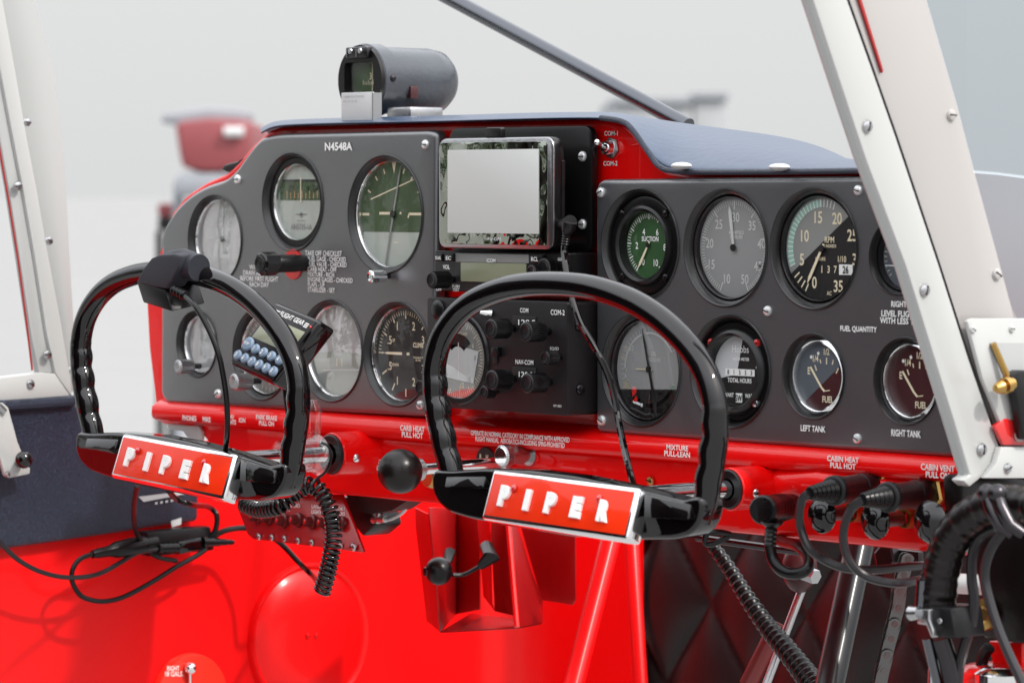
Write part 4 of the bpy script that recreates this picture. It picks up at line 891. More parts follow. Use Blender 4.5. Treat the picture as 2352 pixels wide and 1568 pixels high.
knob('tuning_knob', 'upper left ribbed knob of the square radio under the COM lettering', *q(7, 492, 362), -.050, Y2, .0078, 'plastic', group=G, n=30, dep=.08)
knob('tuning_knob', 'upper right ribbed knob overlapping the COM frequency window', *q(7, 683, 378), -.050, Y2, .0078, 'plastic', group=G, n=30, dep=.08)
knob('tuning_knob', 'lower left ribbed knob of the square radio under NAV-COM', *q(7, 497, 640), -.050, Y2, .0078, 'plastic', group=G, n=30, dep=.08)
knob('tuning_knob', 'lower right ribbed knob overlapping the NAV-COM frequency window', *q(7, 690, 658), -.050, Y2, .0078, 'plastic', group=G, n=30, dep=.08)
knob('squelch_knob', 'small knob under the SQ/ID lettering', *q(7, 788, 520), -.042, Y2, .0055, 'plastic', group=G, n=22, dep=.08)
knob('squelch_knob', 'small knob at the lower left edge of the square radio', *q(7, 455, 706), -.040, Y2, .0050, 'plastic', group=G, n=22, dep=.08)

# ================================================================== GLARESHIELD + COMPASS
gs = thing('glareshield', 'padded blue black vinyl glareshield rising over the right panel', 'glareshield', P(1600, 390, 0))
fr = [(600, 304), (622, 290), (660, 285), (800, 281), (1000, 278), (1200, 272), (1380, 268), (1425, 275), (1450, 292), (1490, 348), (1515, 380), (1560, 391), (1700, 392), (1850, 391), (1985, 389), (2100, 390)]
tp_ = [(606, 300), (632, 284), (670, 279), (800, 276), (1000, 271), (1200, 264), (1390, 262), (1450, 268), (1520, 276), (1600, 284), (1680, 293), (1760, 303), (1840, 318), (1910, 342), (1985, 388), (2110, 388)]
rows = []; K = 8
for (fx_, fy_), (tx, ty) in zip(fr, tp_):
    r_ = []
    big = max(0, min(1, (fx_ - 1380) / 120))
    yb = .05 + .07 * big
    A = P(fx_, fy_ + 1, -.002); B = P(tx, ty, yb)
    r_.append(P(fx_, fy_ + 5, .004)); 
    for k_ in range(K + 1):
        t = k_ / K; p = A.lerp(B, t); s_ = math.sin(PI * t); p.z += .003 * s_ * (1 + big); p.y -= .010 * s_ * big + .002 * s_ ; r_.append(p)
    r_.append(B + Vector((0, .03, -.012))); rows.append(r_)
m_ = len(rows[0]); mb = MB(); mb.add([p for r_ in rows for p in r_], [(i * m_ + j, i * m_ + j + 1, (i + 1) * m_ + j + 1, (i + 1) * m_ + j) for i in range(len(rows) - 1) for j in range(m_ - 1)])
o = mb.build('vinyl_cover', 'pad', gs, sm=180); md = o.modifiers.new('s', 'SUBSURF'); md.levels = md.render_levels = 2
mb = MB(); mb.tube([P(a, b + 3, -.003) for a, b in fr[6:]], .0022, 10, smooth=4); mb.build('piping', 'vinyl', gs)
for x, y in ((1565, 377), (1790, 380)):
    c = P(x, y + 4, -.008); MB().ball(c, .0078, 16, (0, 0, 1), .34).build('button', 'card', gs)
# little vent lip left
mb = MB(); mb.extr([Vector((x, .02, z)) for x, z in xz([(505, 390), (515, 378), (545, 370), (556, 362), (548, 385), (520, 396)], .02)], (0, .03, 0)); mb.build('corner_flap', 'leather', gs, bevel=.002)

cp = thing('compass', 'black cylindrical magnetic compass standing on top of the dashboard', 'compass', P(900, 275, .03))
Yc = .025; c = P(826, 184, Yc); Rk = 80 / ppm(c)
wz0 = Z(2, 985, 710, Yc); wz1 = Z(2, 1290, 385, Yc)
# face plate with window hole
mb = MB(); bm = bmesh.new()
cir = [(c.x + Rk * math.cos(2 * PI * k / 48), c.z + Rk * math.sin(2 * PI * k / 48)) for k in range(48)]
win = rrect(wz0.x, wz1.x, wz0.z, wz1.z, .004)
E = []
for lp_ in (cir, win):
    vs = [bm.verts.new((p[0], Yc, p[1])) for p in lp_]; E += [bm.edges.new((vs[i], vs[(i + 1) % len(vs)])) for i in range(len(vs))]
bmesh.ops.triangle_fill(bm, edges=E, use_beauty=True); bm.verts.index_update()
mb.add([v.co.copy() for v in bm.verts], [tuple(v.index for v in f.verts) for f in bm.faces]); bm.free()
n = len(win); mb.add([(p[0], Yc, p[1]) for p in win] + [(p[0], Yc + .012, p[1]) for p in win], [(i, (i + 1) % n, n + (i + 1) % n, n + i) for i in range(n)])
mb.lathe(c, (0, 1, 0), [(0, Rk), (.003, Rk * 1.01), (.012, Rk * 1.02)], 48, False)
mb.build('face', 'ring', cp)
mb = MB(); mb.lathe(c, (0, 1, 0), [(.0035, Rk * 1.0), (.0045, Rk * 1.045), (.018, Rk * 1.045), (.0195, Rk * .99), (.02, Rk * .96)], 48, False); mb.build('clamp_band', 'paperw', cp)
mb = MB(); mb.lathe(c, (0, 1, 0), [(.02, Rk * .965), (.070, Rk * .965), (.082, Rk * .90), (.089, Rk * .72), (.092, Rk * .4), (.093, 0)], 56, False); mb.build('body', 'paperw', cp)
MB().lathe(c, (0, 1, 0), [(.010, 0), (.010, Rk * .95), (.011, Rk * .95)], 40, False).build('card_dial', 'dial_olive', cp)
mb = MB(); zc_ = (wz0.z + wz1.z) / 2; xm = (wz0.x + wz1.x) / 2
mb.tc('3', (xm + .004, Yc + .0094, zc_ + .001), .0055, wide=.8); mb.tc('N', (xm + .013, Yc + .0094, zc_ + .001), .0055, wide=.8)
for k in range(13): mb.box((xm - .006 + k * .0022, Yc + .0093, zc_ - .006), (xm - .0056 + k * .0022, Yc + .0095, zc_ - (.0035 if k % 3 else .002)))
mb.box((xm + .0068, Yc + .0086, wz0.z), (xm + .0073, Yc + .0088, wz1.z)); mb.build('markings', 'cream', cp)
MB().poly([(wz0.x, Yc + .004, wz0.z), (wz1.x, Yc + .004, wz0.z), (wz1.x, Yc + .004, wz1.z), (wz0.x, Yc + .004, wz1.z)]).build('glass', 'glass', cp)
a0 = Z(2, 995, 355, Yc - .004); a1 = Z(2, 1220, 225, Yc - .004)
mb = MB(); mb.box((a0.x, Yc - .004, a0.z), (a1.x, Yc + .003, a1.z)); mb.build('adjuster_block', 'darksteel', cp, bevel=.0015)
for k in range(2):
    x = a0.x + (a1.x - a0.x) * (.25 + .45 * k); MB().lathe((x, Yc - .004, a0.z + .006), (0, -1, 0), [(0, .0025), (.001, .0022), (.0014, 0)], 12, False).build('adjuster_screw', 'steel', cp)
    MB().box((x - .0045, Yc - .0052, a0.z + .001), (x - .0037, Yc - .0035, a1.z - .002)).build('adjuster_fin', 'steel', cp)
screw(0, 0, 16, 0, cp, 'darksteel', world=c + Vector((Rk * 1.04, .011, .001)), ax=(1, -.2, 0)); p = c + Vector((Rk * .90, .035, -Rk * .35)); MB().box(p - Vector((.002, .004, .005)), p + Vector((.003, .004, .005))).build('worn_label', 'dial_maroon', cp, bevel=.0006)
slab('correction_card', 'card', (*q(2, 955, 705), *q(2, 1285, 1030)), .006, .0015, .0008, cp, .0002)
mb = MB(); mb.box((Z(2, 1285, 860, .006).x, .005, P(820, 285, .006).z), (Z(2, 1285, 860, .006).x + .0015, .014, P(820, 214, .006).z)); mb.build('card_holder', 'steel', cp)
mb = MB(); ptext(mb, 'CALIBRATED WITH RADIO', *q(2, 975, 738), *q(2, 1190, 758), .0052, .0); ptext(mb, 'N 3 6 E', *q(2, 975, 790), *q(2, 1115, 805), .0052, .0); mb.build('card_lettering', 'dial_smoke', cp)
a = Z(2, 1425, 985, .03); b = Z(2, 1810, 850, .03)
mb = MB(); mb.fbox((a.x, .03, a.z - .002), (b.x - a.x - .016, 0, 0), (0, .035, 0), (0, 0, b.z - a.z + .002)); mb.build('bracket', 'steel', cp, bevel=.002)

# ================================================================== YOKES
# depth of the wheel: where the shaft axis appears behind the badge
Yk = -.033
while True:
    p = Vector((cR.x, Yk, cR.z)); d = p - CAM; px = 1176 + F * d.dot(RT) / d.dot(VD)
    if px < 1292: break
    Yk -= .002
hub = Vector((cR.x, Yk, cR.z))
yk = thing('control_yoke', 'right glossy black control yoke with a clean orange red badge', 'yoke', hub, 'control yokes')
def Y7(x, y, dY=0): return Z(7, x, y, Yk + dY)
cl = [(300, 1215), (268, 1090), (240, 990), (217, 880), (200, 790), (190, 700), (186, 610), (195, 520), (220, 430), (265, 345), (335, 262), (430, 195), (560, 145), (700, 120), (850, 116), (1000, 128), (1130, 158), (1260, 208), (1380, 278), (1480, 358), (1570, 450), (1640, 550), (1690, 660), (1716, 770), (1722, 870), (1716, 980), (1702, 1080), (1688, 1180), (1668, 1300), (1640, 1400)]
pth, _ = crom([Y7(*p) for p in cl], 8, 1.0); nP = len(pth); rad = []
cx0 = sum(p.x for p in pth) / nP
for i, p in enumerate(pth):
    t = i / (nP - 1); r = .0085
    g_ = 0
    if .02 < t < .22: g_ = math.sin((t - .02) / .20 * PI)
    if .80 < t < .97: g_ = math.sin((t - .80) / .17 * PI)
    if g_ > 0:
        s_ = t * (nP / 8); wv = .5 - .5 * math.cos(2 * PI * s_ / 1.55)
        r = .0087 + .0005 * g_ + .0008 * (wv - .5) * min(1, g_ * 2); p.x += (1 if p.x < cx0 else -1) * .0013 * (wv - .3) * min(1, g_ * 2)
    rad.append(r)
MBr = MB(); MBr.tube(pth, rad, 22); MBr.build('rim', 'gloss_black', yk, sm=60)
barp = [(232, 1160), (250, 1128), (330, 1132), (500, 1120), (760, 1130), (1000, 1160), (1310, 1222), (1600, 1292), (1640, 1280), (1700, 1270), (1712, 1330), (1690, 1420), (1640, 1480), (1560, 1502), (1300, 1505), (1000, 1490), (700, 1440), (440, 1390), (320, 1355), (262, 1300), (236, 1240)]
pts = roundpoly([(Y7(*p).x, Y7(*p).z) for p in barp], .007, 4)
mb = MB(); mb.extr([Vector((x, Yk - .011, z)) for x, z in pts], (0, .022, 0)); mb.build('spoke_bar', 'gloss_black', yk, bevel=.0065, seg=6, sm=60)
# recessed facets either side of badge
for pl_ in ([(250, 1165), (465, 1165), (450, 1232), (240, 1225)], [(1330, 1262), (1585, 1318), (1568, 1400), (1330, 1392)]):
    mb = MB(); mb.extr([Y7(x, y, -.0118 - (0 if k < 2 else .004)) for k, (x, y) in enumerate(pl_)], (0, .004, 0)); mb.build('facet', 'gloss_black', yk, bevel=.0012)
# badge
Yb1 = -.016; TL = Y7(505, 1122, Yb1); TR = Y7(1306, 1226, Yb1); BL = Y7(437, 1397, Yb1 - .0125); U = TR - TL; V = BL - TL; N = U.cross(V).normalized()
if N.y > 0: N = -N
mb = MB(); mb.fbox(TL, U, V, -N * .014); mb.build('badge_frame', 'chrome', yk, bevel=.0028, seg=3, sm=60)
u_, v_ = U.normalized(), V.normalized()
ins = .0032
mb = MB(); mb.fbox(TL + u_ * ins + v_ * ins + N * .0003, U - u_ * ins * 2, V - v_ * ins * 2, -N * .003); mb.build('badge_face', 'badge', yk, bevel=.0005)
# letters positioned on the badge by its own coordinates
det = None
def st(x, y, A=(505, 1122), B=(1306, 1226), C=(437, 1397)):
    ux, uy = B[0] - A[0], B[1] - A[1]; vx, vy = C[0] - A[0], C[1] - A[1]; dx, dy = x - A[0], y - A[1]; dt = ux * vy - uy * vx
    return (dx * vy - dy * vx) / dt, (ux * dy - uy * dx) / dt
for ch, x, y in (('P', 582, 1275), ('I', 710, 1297), ('P', 838, 1312), ('E', 980, 1334), ('R', 1124, 1352)):
    s_, t_ = st(x, y); c = TL + U * s_ + V * t_ + N * .0008; hgt = .0152; wd = .0100 if ch != 'I' else .0052
    mb = MB(); mb.text(ch, c - u_ * wd / 2 + v_ * hgt / 2, u_ * wd, -v_ * hgt, N, bold=.06, ext=.08, bev=.03); mb.build('badge_letter', 'white_text', yk, sm=60)
for x, y in ((634, 1232), (1101, 1286)):
    s_, t_ = st(x, y); c = TL + U * s_ + V * t_ + N * .0006; MB().lathe(c, N, [(0, .0026), (.0012, .0026), (.0022, .0014), (.0024, 0)], 16, False).build('badge_screw', 'redlamp', yk)
mb = MB(); mb.lathe(hub + Vector((0, .008, 0)), (0, 1, 0), [(0, .016), (.012, .012), (.02, .009)], 32); mb.build('hub', 'gloss_black', yk, bevel=.001)
mb = MB(); mb.lathe(hub + Vector((0, .02, 0)), (0, 1, 0), [(0, .0067), (-Yk + .0, .0067)], 32); mb.build('shaft', 'chrome', yk)
yl_ = dup(yk, Vector((cL.x, Yk + .009, cL.z)), (0, math.radians(1.8), 0)); yk.rotation_euler = (0, 0, 0)
tag(yl_, 'left glossy black control yoke with strapped switch box and scuffed red badge', 'yoke')
hubL = Vector((cL.x, Yk, cL.z))

# ================================================================== THINGS ON THE YOKES
def cable(name, label, pts, r, m='rubber', cat='cable', extra=None):
    mb = MB(); mb.tube(pts, r, 10, smooth=8); return tag(mb.build(name, m), label, cat)
# PTT switch box strapped to the rim
Yp = Yk
pb = thing('switch_box', 'black push to talk box strapped on top of the left yoke rim', 'switch box', Z(6, 650, 330, Yp))
mb = MB(); mb.fbox(Z(6, 490, 205, Yp - .012), Z(6, 655, 255, Yp - .012) - Z(6, 490, 205, Yp - .012), Z(6, 530, 330, Yp - .012) - Z(6, 490, 205, Yp - .012), (.003, .030, .006)); mb.build('box', 'plastic', pb, bevel=.0015)
mb = MB(); mb.extr([Z(6, x, y, Yp - .014) for x, y in ((488, 216), (525, 140), (575, 75), (620, 56), (700, 50), (742, 62), (735, 130), (700, 195), (660, 252), (590, 240))], (.004, .016, .002)); mb.build('strap', 'fabric', pb, bevel=.0018, seg=3, sm=50)
mb = MB(); mb.tube([Z(6, 700, 130, Yp), Z(6, 760, 110, Yp), Z(6, 850, 130, Yp)], [.0135, .0125, .0105], 18); mb.build('strap_loop', 'fabric', pb)
c = Z(6, 705, 255, Yp - .012); e = Z(6, 775, 290, Yp - .014)
mb = MB(); mb.tube([c.lerp(e, k / 8) for k in range(9)], [.0042 if k % 2 else .0034 for k in range(9)], 14); mb.build('strain_relief', 'rubber', pb)
cable('switch_cable', 'thin black cable from the strapped switch box down past the left badge', [Z(6, 765, 285, Yp - .014), Z(6, 830, 350, Yp - .02), Z(6, 905, 480, Yp - .02), Z(6, 960, 620, Yp - .018), Z(6, 990, 760, Yp - .015), Z(6, 1008, 900, Yp - .012), Z(6, 1012, 1040, Yp - .006), Z(6, 1003, 1140, Yp + .004), Z(6, 985, 1240, Yp + .03)], .0022)
# flight timer
ft = thing('flight_timer', 'tilted black flight timer with blue grey number buttons behind the left yoke', 'timer', Z(6, 1200, 760, -.12))
Yt = -.115; A = (1280, 318); B = (1545, 432); C = (1012, 668)
TLt = Z(6, *A, Yt); Ut = Z(6, *B, Yt) - TLt; Vt = Z(6, *C, Yt - .026) - TLt; Nt = Ut.cross(Vt).normalized()
if Nt.y > 0: Nt = -Nt
mb = MB(); mb.fbox(TLt, Ut, Vt, -Nt * .020); mb.build('case', 'gloss_black', ft, bevel=.004, seg=3, sm=60)
def tpt(x, y, h=0): s_, t_ = st(x, y, A, B, C); return TLt + Ut * s_ + Vt * t_ + Nt * h
ua, va = Ut.normalized(), Vt.normalized()
def tquad(name, m, s0, s1, t0, t1, h, d, bev=.0005):
    mb = MB(); mb.fbox(TLt + Ut * s0 + Vt * t0 + Nt * h, Ut * (s1 - s0), Vt * (t1 - t0), -Nt * d); return mb.build(name, m, ft, bevel=bev)
tquad('faceplate', 'plastic', .05, .95, .04, .96, .0006, .002); tquad('lcd', 'lcd', .10, .90, .22, .56, .001, .001, .0001)
mb = MB(); mb.text('FLIGHT GEAR', TLt + Ut * .28 + Vt * .155 + Nt * .0011, Ut * .50, -Vt * .07, Nt, bold=.02)
for k in range(3): mb.poly([TLt + Ut * a_ + Vt * b__ + Nt * .0011 for a_, b__ in ((.12, .10 + k * .025), (.26, .10 + k * .025), (.26, .115 + k * .025), (.12, .115 + k * .025))])
for k in range(3): mb.poly([TLt + Ut * a_ + Vt * b__ + Nt * .0011 for a_, b__ in ((.80, .10 + k * .025), (.88, .10 + k * .025), (.88, .115 + k * .025), (.80, .115 + k * .025))])
mb.build('lettering', 'white_text', ft)
MB().ball(TLt + Ut * .93 + Vt * .13 + Nt * .001, .0012, 10).build('indicator_lamp', 'redlamp', ft)
for k, (s_, t_, ch, r) in enumerate([(.15, .67, 'STOP', .0058)] + [(.33 + i * .175, .69, str(i + 1), .0042) for i in range(4)] + [(.12 + i * .155, .86, ch_, .0042) for i, ch_ in enumerate('567890')]):
    c = TLt + Ut * s_ + Vt * t_ + Nt * .001
    o = MB().lathe(c, Nt, [(0, r), (.0015, r), (.0024, r * .85), (.0028, r * .4), (.0028, 0)], 20, False).build('button', 'btn', ft)
    mb = MB(); mb.tc(ch, c + Nt * .0031, r * (.9 if len(ch) == 1 else .4), N=Nt, U=ua, Vd=-va, bold=.03, wide=.8); mb.build('numeral', 'white_text', o)
mb = MB(); mb.tube([Z(6, 1290, 640, Yt + .012), Z(6, 1350, 800, Yt + .01), Vector((hubL.x + .03, Yt + .02, hubL.z + .02))], .004, 10); mb.build('mount_arm', 'plastic', ft)
# clear plastic sleeve of the gust lock
gl_ = thing('shaft_clamp', 'clear plastic clamp around the left yoke shaft', 'clamp', cL)
c = Vector((cL.x, -.085, cL.z))
mb = MB(); mb.lathe(c, (0, 1, 0), [(0, .0135), (.030, .0135), (.036, .015), (.038, .0165), (.040, .015), (.040, .0125), (.0, .0115), (0, .0135)], 32, False); mb.build('sleeve', 'clear', gl_)
mb = MB(); mb.extr([Vector((c.x + a_, c.y + .03, c.z + b__)) for a_, b__ in ((-.006, .012), (.006, .012), (.009, .035), (.004, .045), (-.004, .045), (-.007, .033))], (0, .006, 0)); mb.build('finger_tab', 'clear', gl_, bevel=.001)
cable('tie_loop', 'thin black loop hanging from the left yoke collar', [Z(9, 1640, 345, -.055), Z(9, 1675, 365, -.055), Z(9, 1685, 430, -.055), Z(9, 1660, 490, -.055), Z(9, 1610, 530, -.055), Z(9, 1560, 560, -.06)], .0012)
# coil cord
cps = [Z(9, x, y, Y_) for x, y, Y_ in ((1240, 650, -.10), (1320, 682, -.10), (1430, 662, -.10), (1520, 590, -.09), (1575, 560, -.085), (1630, 590, -.08), (1680, 680, -.075), (1700, 790, -.07), (1690, 900, -.07), (1665, 1020, -.07), (1640, 1105, -.07))]
axp, _ = crom(cps, 60, 1); hel = []; s_ = 0; up = None
for i, p in enumerate(axp):
    a_ = axp[max(i - 1, 0)]; b__ = axp[min(i + 1, len(axp) - 1)]; t = (b__ - a_).normalized()
    if i: s_ += (p - axp[i - 1]).length
    x = t.cross(Vector((0, 1, 0))).normalized(); y = x.cross(t); an = 2 * PI * s_ / .0044
    hel.append(p + (x * math.cos(an) + y * math.sin(an)) * .0062)
# resample finely along the helix
hel2 = []; L_ = [0]
for i in range(1, len(axp)): L_.append(L_[-1] + (axp[i] - axp[i - 1]).length)
tot = L_[-1]; NN = int(tot / .0044 * 14); j = 0
for k in range(NN + 1):
    d = tot * k / NN
    while j < len(L_) - 2 and L_[j + 1] < d: j += 1
    f = (d - L_[j]) / max(1e-9, L_[j + 1] - L_[j]); p = axp[j].lerp(axp[j + 1], f); t = (axp[j + 1] - axp[j]).normalized(); x = t.cross(Vector((0, 1, 0))).normalized(); y = x.cross(t); an = 2 * PI * d / .0044
    hel2.append(p + (x * math.cos(an) + y * math.sin(an)) * .0060)
mb = MB(); mb.tube(hel2, .00165, 6); tag(mb.build('coiled_cord', 'gloss_black', sm=180), 'glossy black coiled cord hanging under the left yoke shaft', 'cord')
cable('power_lead', 'black lead running from the adapter bundle to the coiled cord end', [AX(*q(9, x, y), XL + X_) for x, y, X_ in ((1080, 825, .03), (1150, 790, .034), (1250, 778, .04), (1350, 800, .05), (1440, 865, .06), (1520, 950, .075), (1600, 1030, .09))] + [Z(9, 1650, 1100, -.05)], .0026)
# adapter bundle
Ya = -.06
ab = thing('adapter', 'black inline adapter box with plugged leads lying below the left badge', 'adapter', Z(9, 910, 930, Ya))
def zz(x, y, d=0): return AX(*q(9, x, y), XL + .03 - d)
mb = MB(); mb.fbox(zz(750, 800), zz(1075, 768) - zz(750, 800), zz(770, 925) - zz(750, 800), (-.016, .0, .0)); mb.build('box', 'plastic', ab, bevel=.002)
mb = MB(); mb.fbox(zz(905, 850, -.006), zz(1030, 822, -.006) - zz(905, 850, -.006), zz(915, 915, -.006) - zz(905, 850, -.006), (-.012, .0, .0)); mb.build('plug_body', 'gloss_black', ab, bevel=.002)
mb = MB(); a_ = zz(470, 912, -.006); b__ = zz(800, 850, -.004); mb.tube([a_.lerp(b__, t) for t in (0, .08, .16, .24, .30, .36, .6, .8, .82, .98)], [.0035, .0042, .0045, .0048, .0058, .0072, .0082, .0075, .006, .006], 18); mb.build('jack', 'rubber', ab)
mb = MB(); a_ = zz(805, 882, -.008); b__ = zz(905, 878, -.008); mb.tube([a_.lerp(b__, t / 8) for t in range(9)], [.0038 + .0008 * (t % 2) for t in range(9)], 14); mb.build('strain_relief', 'rubber', ab)
mb = MB(); a_ = zz(1030, 850, -.004); b__ = zz(1190, 850, -.002); mb.tube([a_.lerp(b__, t / 10) for t in range(11)], [.0048 - .0003 * t + .0006 * (t % 2) for t in range(11)], 14); mb.build('tail', 'rubber', ab)
cable('audio_lead', 'thin grey highlighted lead curving out of the left edge of the picture', [zz(x, y, -.008) for x, y in ((-60, 780), (0, 850), (80, 930), (180, 990), (300, 1025), (420, 1028), (520, 1005), (620, 950), (700, 905), (810, 882))], .0021, 'graycord')
cable('audio_lead', 'thin black lead looping low over the red wall from the jack', [zz(x, y, -.006) for x, y in ((475, 910), (410, 935), (372, 985), (368, 1050), (410, 1120), (480, 1148), (560, 1148), (650, 1120), (780, 1050), (900, 975), (1000, 920), (1050, 885))], .0022)
cable('hanging_cable', 'thin black cable dropping from the left badge to the adapter', [Z(9, 700, 560, -.12), Z(9, 685, 640, -.10), Z(9, 682, 720, -.08), zz(695, 800, -.02), zz(740, 870, -.005), zz(800, 925, -.004), zz(900, 945, -.004)], .0022)
cable('hanging_cable', 'black cable curving from under the left badge into the adapter top', [Z(9, 860, 590, -.11), Z(9, 900, 630, -.09), Z(9, 980, 660, -.07), zz(1060, 670, -.02), zz(1103, 710, -.01), zz(1100, 780, -.004), zz(1070, 830, 0)], .0024)
# mic cord GPS
gc = thing('power_cable', 'black right angle plug and cable falling from the screen behind the right yoke', 'cable', Z(4, 1110, 880, -.02))
mb = MB(); mb.tube([Z(4, 1045, 880, -.020), Z(4, 1110, 872, -.022), Z(4, 1140, 862, -.024)], [.0035, .005, .0058], 14); mb.tube([Z(4, 1135, 858, -.024), Z(4, 1125, 905, -.024), Z(4, 1110, 940, -.024)], [.0058, .0055, .004], 14); mb.build('plug', 'plastic', gc)
a_ = Z(4, 1110, 940, -.024); b__ = Z(4, 1098, 1040, -.024); mb = MB(); mb.tube([a_.lerp(b__, t / 10) for t in range(11)], [.0036 if t % 2 else .0028 for t in range(11)], 14); mb.build('strain_relief', 'rubber', gc)
pts = [Z(4, 1098, 1030, -.024), Z(4, 1092, 1100, -.024), Z(4, 1110, 1230, -.030), Z(4, 1135, 1380, -.034), Z(7, 950, 230, -.036), Z(7, 990, 340, -.036), Z(7, 1065, 470, -.034), Z(7, 1130, 600, -.03), Z(7, 1170, 740, -.028), Z(7, 1195, 880, -.03), Z(7, 1225, 1020, -.04), Z(7, 1260, 1160, -.06), Z(7, 1285, 1260, -.09)]
mb = MB(); mb.tube(pts, .0027, 10, smooth=8); mb.build('cord', 'gloss_black', gc)

# ================================================================== KNOBS AND CONTROLS ON THE LOWER FASCIA
cbk = thing('carb_heat_control', 'big black ball knob on a steel rod between the yokes', 'control knob', Z(10, 540, 260, 0))
c = Z(10, 305, 280, -.10); e = Z(10, 940, 222, -.0)
ax_ = (e - c).normalized(); Rb_ = 52 / ppm(c)
MB().lathe(c, ax_, [(-Rb_ * math.cos(PI * i / 14), Rb_ * math.sin(PI * i / 14)) for i in range(14)], 36, False).build('ball_knob', 'leather', cbk)
MB().lathe(c, ax_, [(Rb_ * .8, Rb_ * .5), (Rb_ * 1.1, Rb_ * .5), (Rb_ * 1.12, .005), (Rb_ * 1.3, .005)], 20, False).build('knob_collar', 'steel', cbk)
MB().tube([c + ax_ * Rb_, e], .0043, 16).build('rod', 'chrome', cbk)
# knurled lock disc with lettering plate and hex nut
c = Z(10, 918, 190, -.024)
ld = thing('friction_lock', 'large knurled steel lock wheel on the rod above the right badge', 'lock wheel', c)
mb = MB(); knurl(mb, c, (0, 1, 0), .008, 27 / ppm(c), 30, .10); mb.build('wheel', 'steel', ld)
MB().lathe(c, (0, 1, 0), [(-.0006, 0), (-.0006, .0066), (.0, .0072)], 30, False).build('face', 'chrome', ld)
MB().lathe(c, (0, 1, 0), [(.008, .0066), (.022, .0066), (.023, .0055), (.028, .0055), (.028, .0085), (.036, .0085)], 28, False).build('barrel', 'steel', ld)
pc = Z(10, 820, 215, .001); mb = MB(); mb.lathe(pc, (0, 1, 0), [(0, 0), (0, .0105), (.001, .011)], 32, False); mb.build('letter_disc', 'dial_black', ld)
mb = MB(); mb.tc('R', (pc.x - .0036, -.0002, pc.z + .003), .004); mb.tc('H', (pc.x + .004, -.0002, pc.z + .003), .004); mb.build('letters', 'cream', ld)
nd = Z(10, 500, 318, -.002); MB().lathe(nd, (0, 1, 0), [(-.006, 0), (-.006, .007), (.0, .009), (.004, .009)], 20, False).build('lower_nut', 'brass', ld)
# black push pull knobs
def pull(px, py, Y0, Rpx, label, group='round black pull knobs under the lower fascia', stempx=60):
    c = P(px, py, Y0); R = Rpx / ppm(c); t = thing('pull_knob', label, 'pull knob', Vector((c.x, .004, c.z)), group)
    MB().lathe(c, (0, 1, 0), [(-R * .50, 0), (-R * .48, R * .15), (-R * .40, R * .45), (-R * .25, R * .75), (-R * .05, R * .95), (R * .05, R), (R * .14, R * .98), (R * .2, R * .8), (R * .3, R * .4)], 40, False).build('knob', 'gloss_black', t)
    MB().lathe(c, (0, 1, 0), [(R * .3, R * .38), (-Y0 - .008, R * .38)], 24, False).build('stem', 'maroon', t)
    MB().lathe(Vector((c.x, .001, c.z)), (0, 1, 0), [(-.006, R * .40), (-.006, R * .52), (.004, R * .55)], 24, False).build('bushing', 'brass', t)
for x, y, r, lb in ((985, 352, 43, 'round black pull knob below the first jack plug'), (1343, 392, 44, 'round black pull knob below the second jack plug'), (1716, 400, 50, 'round black pull knob nearest the wrapped handle')):
    pull(*q(11, x, y), -.034, r, lb)
# microphone head
c = Z(11, 590, 318, -.055)
mc = thing('microphone', 'ribbed black microphone head plugged into the fascia right of the yoke', 'microphone', c)
R = 102 * .34083 / ppm(c); axm = (Z(11, 810, 290, -.0) - c).normalized()
MB().lathe(c, axm, [(-.001, 0), (-.001, R * .85), (.0005, R * .98), (.003, R), (.006, R * .98), (.012, R * .93), (.040, R * .90), (.052, R * .85)], 40, False).build('body', 'plastic', mc)
mb = MB(); xx = Vector((1, 0, 0)); 
for k in range(9):
    h_ = R * (-.75 + k * .1875); wv = math.sqrt(max(0, (R * .82) ** 2 - h_ ** 2)); mb.box((c.x - wv, c.y - .0022, c.z + h_ - .0005), (c.x + wv, c.y - .0006, c.z + h_ + .0005))
mb.build('grille', 'darksteel', mc)
for k in range(4): MB().lathe(c + axm * (.018 + k * .005), axm, [(0, R * .935), (.0015, R * .955), (.003, R * .93)], 32, False).build('rib', 'rubber', mc)
d0 = Z(11, 650, 410, -.05); d1 = Z(11, 640, 560, -.05)
mb = MB(); mb.tube([d0.lerp(d1, t / 10) for t in range(-1, 11)], [.0085, .0075, .0055] + [.0048 if t % 2 else .0038 for t in range(9)], 14); mb.build('strain_relief', 'rubber', mc)
mb = MB(); mb.tube([Z(11, *p, Y_) for p, Y_ in (((638, 550), -.05), ((655, 640), -.05), ((700, 710), -.05), ((770, 745), -.048), ((850, 740), -.045), ((900, 700), -.04), ((890, 620), -.03), ((830, 560), -.02), ((740, 535), -.0), ((680, 510), .01))], .0042, 12, smooth=8); mb.build('cord', 'rubber', mc)
